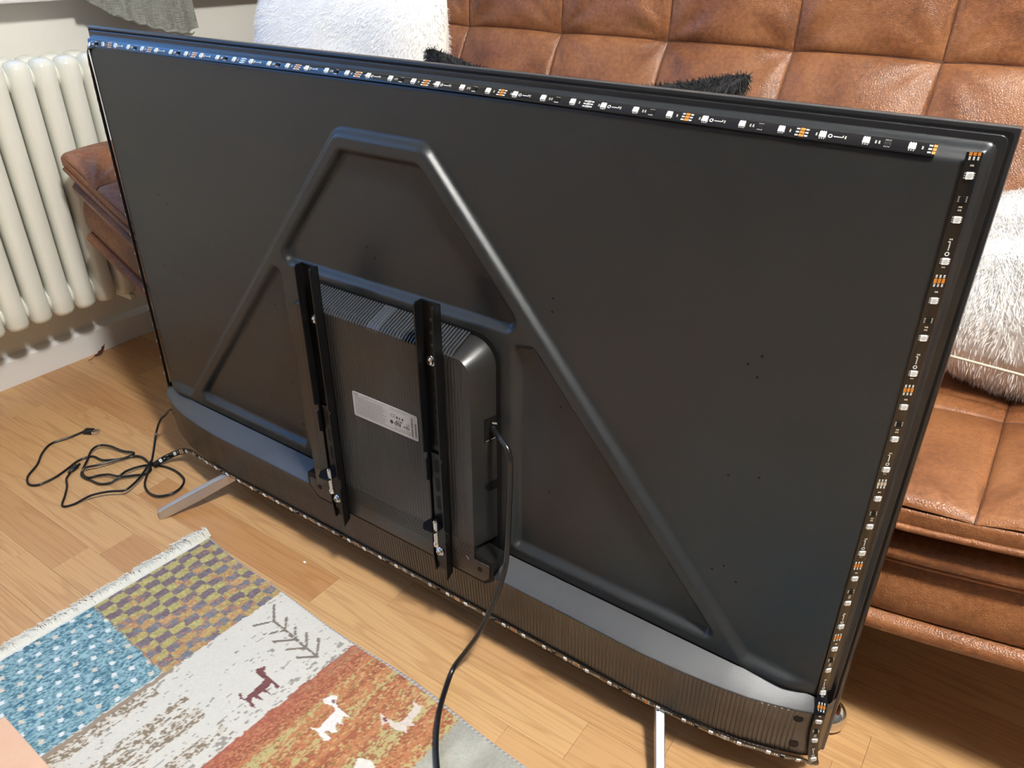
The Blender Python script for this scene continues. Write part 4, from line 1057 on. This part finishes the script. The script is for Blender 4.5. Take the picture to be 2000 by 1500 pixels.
# grey cell and the ones beyond it
grey = cS(170, 170, 158)[None, None] * (.80 + .38 * vnoise(U, Vv, 90, 24, 12))[..., None] * (.9 + .2 * nb_[..., None])
Cc = np.where((uj > .575)[..., None], grey, Cc)
Cc = np.where(((uj > .80) & (Vv < .26))[..., None], cS(70, 118, 140) * (.75 + .5 * na[..., None]), Cc)
Cc = np.where(((np.abs(U - .655) < .006) & (np.abs(Vv - .055) < .004))[..., None], cS(196, 112, 98), Cc)
# orange cell: rust, amber and sage threads mixed in streaks along v
st_ = vnoise(U, Vv, 120, 9, 7); st2 = vnoise(U, Vv, 70, 5, 8); hs_ = vnoise(U, Vv, 600, 330, 21); hs3 = vnoise(U, Vv, 520, 260, 22)
orange = np.where((st_ + (hs_ - .5) * .9 > .52)[..., None], cS(178, 122, 84), cS(150, 92, 66))
orange = np.where((st2 + (hs3 - .5) * .7 > .70)[..., None], cS(178, 168, 118), orange)
orange = np.where((st2 + (hs_ - .5) * .6 < .16)[..., None], cS(134, 80, 60), orange)
orange = np.where(((hs3 > .74) & (hs_ > .4))[..., None], cS(188, 162, 114), orange)
orange = np.where(((hs3 < .2) & (hs_ < .45))[..., None], cS(128, 112, 70), orange)
lk = np.clip((U - .372) / .045, 0, 1)[..., None]; orange = (np.where((hs_ > .55)[..., None], cS(172, 104, 82), cS(146, 84, 68)) * (1 - lk) + orange * lk) * (.86 + .28 * nb_[..., None])
Cc = np.where(((uj > .372) & (uj < .575) & (vj < .36))[..., None], orange, Cc)
Cc = np.where(((uj > .372) & (uj < .575) & (vj >= .36))[..., None], cream * .95, Cc)
# brown-grey patches in the pale cell below the tree
br = np.clip(vnoise(U, Vv, 26, 9, 14) * 1.6 - .45, 0, 1)
brn = np.where((vnoise(U, Vv, 520, 330, 51) > .42)[..., None], cS(132, 118, 98), cS(206, 200, 186))
m_b = ((uj > .262) & (uj < .312) & (vj > .205)) | ((uj > .205) & (uj < .232) & (vj > .225)) | ((uj > .335) & (uj < .352) & (vj > .20) & (vj < .30))
Cc = np.where((m_b & (na + br * .5 > .40))[..., None], brn, Cc)
Cc = np.where(((np.abs(uj - .2085) < .0035) & (vj > .19))[..., None], cS(150, 134, 116), Cc)
# blue cell
blue = cS(84, 130, 144) * (1 - na[..., None]) + cS(142, 174, 182) * na[..., None]
blue = np.where((nd > .76)[..., None], cS(56, 102, 124), blue); blue = np.where((ne > .80)[..., None], cS(152, 184, 192), blue)
lat_u = .0245; dx = ((U + (np.floor(Vv / .0245) % 2) * .0) % lat_u) - lat_u / 2
qu, qv = (U * .92 + Vv * .38), (Vv * .92 - U * .38)
cu_, cv_ = np.floor(qu / .0225), np.floor(qv / .0225)
dots = (np.abs(qu / .0225 - cu_ - .5) < .15) & (np.abs(qv / .0225 - cv_ - .5) < .15)
hsh = np.mod(np.sin(cu_ * 12.9 + cv_ * 78.2) * 43758.5, 1)
dcol = np.where((hsh > .5)[..., None], cS(214, 204, 188), cS(226, 228, 226))
hb_ = vnoise(U, Vv, 560, 300, 41)
blue = np.where((hb_ > .66)[..., None], cS(150, 184, 192), blue); blue = np.where((hb_ < .30)[..., None], cS(66, 108, 122), blue)
blue = np.where(dots[..., None], dcol, blue)
Cc = np.where(((uj < .203) & (vj > .204))[..., None], blue, Cc)
# chequered cell: oblong fields drawn out along v
ccu, ccv = np.floor(uj / .0140), np.floor(vj / .0225)
ck = np.mod(ccu + ccv, 2) == 0
gold_t = np.clip((U - .08 + .3 * (hsh - .5)) / .10, 0, 1)[..., None]
hs2 = np.mod(np.sin(ccu * 37.7 + ccv * 11.3) * 4758.5, 1)[..., None]
gold = cS(174, 166, 108) * (1 - gold_t) + (cS(184, 148, 106) * hs2 + cS(172, 154, 98) * (1 - hs2)) * gold_t
slate = cS(112, 98, 106) * (1 - gold_t) + cS(112, 116, 126) * gold_t
chk = np.where(ck[..., None], gold, slate) * (.68 + .62 * nb_[..., None])
chk = np.where(((vnoise(U, Vv, 560, 300, 31) > .72) & (gold_t[..., 0] > .3))[..., None], cS(182, 122, 84), chk)
chk = chk * (.80 + .40 * vnoise(U, Vv, 420, 420, 32)[..., None])
Cc = np.where(((uj < .207) & (vj < .204))[..., None], chk, Cc)
# bird-foot tree, llamas
def stroke(a, b, wd, col, C_):
    a, b = np.array(a), np.array(b); e = b - a; t = np.clip(((U - a[0]) * e[0] + (Vv - a[1]) * e[1]) / (e @ e), 0, 1)
    d = np.hypot(U - a[0] - e[0] * t, Vv - a[1] - e[1] * t); return np.where(((d < wd) & (na > .18))[..., None], col, C_)
tc_ = cS(120, 110, 98)
for a, b in (((.247, .050), (.349, .052)), ((.22, .030), (.247, .050)), ((.247, .050), (.229, .076)), ((.274, .051), (.256, .034)), ((.274, .051), (.257, .074)), ((.300, .052), (.277, .034)), ((.300, .052), (.279, .074)), ((.325, .052), (.303, .034)), ((.325, .052), (.304, .072)), ((.349, .052), (.324, .029)), ((.349, .052), (.328, .071))):
    Cc = stroke(a, b, .0019, tc_, Cc)
l1 = [(.299, .12), (.306, .107), (.312, .115), (.331, .117), (.349, .117), (.349, .121), (.335, .12), (.338, .126), (.337, .132), (.349, .131), (.35, .133), (.337, .135), (.337, .144), (.351, .144), (.344, .147), (.335, .15), (.339, .155), (.352, .157), (.348, .16), (.332, .159), (.324, .162), (.316, .159), (.318, .155), (.324, .159), (.329, .158), (.325, .128), (.323, .122), (.306, .124)]
l2 = [(.411, .093), (.416, .081), (.423, .077), (.43, .088), (.444, .089), (.46, .09), (.453, .094), (.457, .1), (.463, .102), (.454, .105), (.456, .11), (.464, .114), (.461, .119), (.453, .12), (.452, .124), (.467, .126), (.462, .133), (.444, .13), (.431, .132), (.442, .126), (.44, .117), (.438, .094), (.429, .092), (.422, .095), (.416, .097)]
l3 = [(.487, .061), (.5, .06), (.513, .058), (.519, .05), (.515, .027), (.508, .022), (.523, .02), (.526, .027), (.528, .046), (.536, .045), (.528, .053), (.536, .059), (.526, .062), (.518, .066), (.505, .064), (.502, .072)]
l4 = [(.513, .122), (.528, .114), (.545, .119), (.550, .150), (.538, .160), (.519, .135)]
for pl_, c_ in ((l1, cS(106, 66, 66)), (l2, cS(236, 232, 224)), (l3, cS(214, 204, 192)), (l4, cS(230, 224, 214))):
    Cc = np.where(inpoly(U, Vv, pl_)[..., None], c_ * (.9 + .2 * nb_[..., None]), Cc)
for a, b, c_ in (((.424, .086), (.426, .087), cS(120, 100, 96)), ((.497, .063), (.501, .064), cS(110, 70, 70))): Cc = stroke(a, b, .0022, c_, Cc)
# selvedge band
Cc = np.where((Vv < .0045)[..., None], np.where(((np.floor(U / .0035) % 2) == 0)[..., None], cS(196, 194, 190), cS(150, 150, 156)), Cc)
Cc = np.where((U < .007)[..., None], cS(236, 234, 222), Cc)
Cc = np.clip(Cc, 0, 1)
wob = .0045 * np.sin(U * 9) * np.exp(-Vv / .01) + .002 * np.sin(U * 23) * np.exp(-Vv / .02)
H = RT + .0012 * (nb_ - .5) - .004 * np.exp(-Vv / .002) - .003 * np.exp(-U / .002)
PXr = RO[0] + U * ex_[0] + (Vv + wob) * ez_[0]; PZr = RO[1] + U * ex_[1] + (Vv + wob) * ez_[1]
V = np.stack([PXr.ravel(), (FY + H).ravel(), PZr.ravel()], 1)
rug = thing('rug', 'woven rug with blue, chequered, cream and orange fields, llama figures and a cream fringe', 'rug', t1(.8, FY, .5))
F = gridfaces(nu, nv)[:, ::-1].tolist()
border = [j for j in range(nu)] + [i * nu + nu - 1 for i in range(1, nv)] + [(nv - 1) * nu + j for j in range(nu - 2, -1, -1)] + [i * nu for i in range(nv - 2, 0, -1)]
nb0 = len(V); V = np.vstack([V, [(V[b_][0], FY + .0002, V[b_][2]) for b_ in border]]); m_ = len(border)
F += [(border[i], border[(i + 1) % m_], nb0 + (i + 1) % m_, nb0 + i) for i in range(m_)]
ro = mk('pile', V, F, RUG, rug, True, sharp=70)
ca = ro.data.color_attributes.new('weave', 'FLOAT_COLOR', 'POINT')
cc4 = np.ones((len(V), 4), np.float32); cc4[:nb0, :3] = Cc.reshape(-1, 3); cc4[nb0:, :3] = cS(190, 188, 180)
ca.data.foreach_set('color', cc4.ravel())
# fringe: loose cream threads along the short end
V = []; F = []; fr_ = random.Random(5)
for i in range(2600):
    v = fr_.uniform(-.002, RWd); L = fr_.uniform(.020, .038) * (1.15 if v < .05 else 1); sd_ = fr_.uniform(-.7, .7) + .5 * math.sin(v * 90); hgt = fr_.uniform(.001, .0075) + (.006 if v < .03 else 0)
    u0 = fr_.uniform(0, .004); b_ = len(V); wd = fr_.uniform(.0005, .0009)
    for q in range(5):
        t_ = q / 4; u_ = u0 - L * t_ * (1 - .12 * t_); vq = v + sd_ * L * t_ * t_ * .8; y_ = FY + .0012 + hgt * math.sin(min(1, t_ * 1.25) * math.pi) * .8 + .0045 * (1 - t_)
        for s_ in (-wd, wd):
            p = rp(u_ + s_ * .4, vq + s_); V.append((p[0], y_ + abs(s_) * .5 * (q % 2), p[1]))
    F += [(b_ + 2 * q, b_ + 2 * q + 1, b_ + 2 * q + 3, b_ + 2 * q + 2) for q in range(4)]
fo = mk('fringe', V, F, FRINGE, rug, True); fo['kind'] = 'stuff'

# ================================================================== SMALL THINGS
bx = thing('cardboard_box', 'closed tan cardboard box standing on the blue field of the rug', 'box', t1(.50, FY + RT, .66))
h_ = FY + .058; ca_, sa_ = math.cos(.03), math.sin(.03)
def boxpt(x, y, z): return (.3085 + x * ca_ - z * sa_, y, .515 + x * sa_ + z * ca_)
def boxmesh(x0, x1, y0_, y1_, z0, z1, nm, b=.001):
    mb = MB().bbox(x0, x1, y0_, y1_, z0, z1, b, 2); mb.v = [boxpt(*v) for v in mb.v]; return mb.go(nm, CARD, bx)
boxmesh(0, .40, FY + RT + .0008, h_ - .003, 0, .30, 'carton'); boxmesh(0, .40, h_ - .003, h_, 0, .1495, 'flap'); boxmesh(0, .40, h_ - .003, h_, .1505, .30, 'flap')
lf = thing('dry_leaf', 'small curled brown leaf lying against the white baseboard', 'leaf', t1(-.612, FY, -.135))
V = []; 
for i in range(9):
    t_ = i / 8; wv = .010 * math.sin(math.pi * min(1, t_ * 1.05)) ** .8 * (1 + .35 * math.sin(i * 2.4))
    c_ = np.array([-.613 + .004 * math.sin(t_ * 4), FY + .003 + .020 * t_ ** 2, -.118 - .034 * t_])
    V += [c_ + np.array([-.3 * wv, .5 * wv, 0]), c_ + np.array([.1 * wv, -.10 * wv, 0]), c_ + np.array([.9 * wv, .35 * wv, .1 * wv])]
V = [(v[0], max(v[1], FY + .0006), v[2]) for v in V]
F = [(i * 3 + j, i * 3 + j + 1, i * 3 + j + 4, i * 3 + j + 3) for i in range(8) for j in range(2)]
o = mk('blade', V, F, LEAF, lf, True); so = o.modifiers.new('s', 'SOLIDIFY'); so.thickness = .0006
MB().tube([(-.613, FY + .0015, -.117), (-.609, FY + .0015, -.110), (-.607, FY + .0015, -.101)], .0008, 6).go('stalk', LEAF, lf)
bm = bmesh.new(); bmesh.ops.create_icosphere(bm, subdivisions=2, radius=.0022)
V = [(v.co.x * 1.3 * (1 + .2 * math.sin(v.index)), v.co.y * .7, v.co.z * (1 + .15 * math.cos(v.index * 3))) for v in bm.verts]; F = [[v.index for v in f.verts] for f in bm.faces]; bm.free()
o = mk('crumb', [(.351 + a, FY + .0016 + b, .078 + c) for a, b, c in V], F, CRUMB, None, True)
tag(o, 'tiny white crumb on the wooden floor between rug and television', 'crumb')
# ceiling lamp, out of view; its opaque dome is added to block upward light
for P in (LAMP_POS,):
    x, z = P[0], -P[1]
    cl = thing('ceiling_lamp', 'ceiling lamp over the room, with an added opaque dome shade against upward light', 'lamp', Vector((P[0], P[1], P[2] + .14)))
    MB().lathe((x, z), [(.06, CY - .03), (.065, CY - .003), (.02, CY - .0005)], 24).go('rose', TRIM, cl, True, 40)
    MB().lathe((x, z), [(.006, P[2] + FY + .15), (.006, CY - .02)], 10).go('stem', TRIM, cl, True, 40)
    yl = P[2] + FY
    dome = [(.030, yl + .150), (.10, yl + .140), (.165, yl + .105), (.205, yl + .05), (.220, yl - .005), (.214, yl - .005), (.199, yl + .048), (.160, yl + .100), (.097, yl + .134), (.028, yl + .144)]
    MB().lathe((x, z), dome, 40).go('shade', TRIM, cl, True, 40)
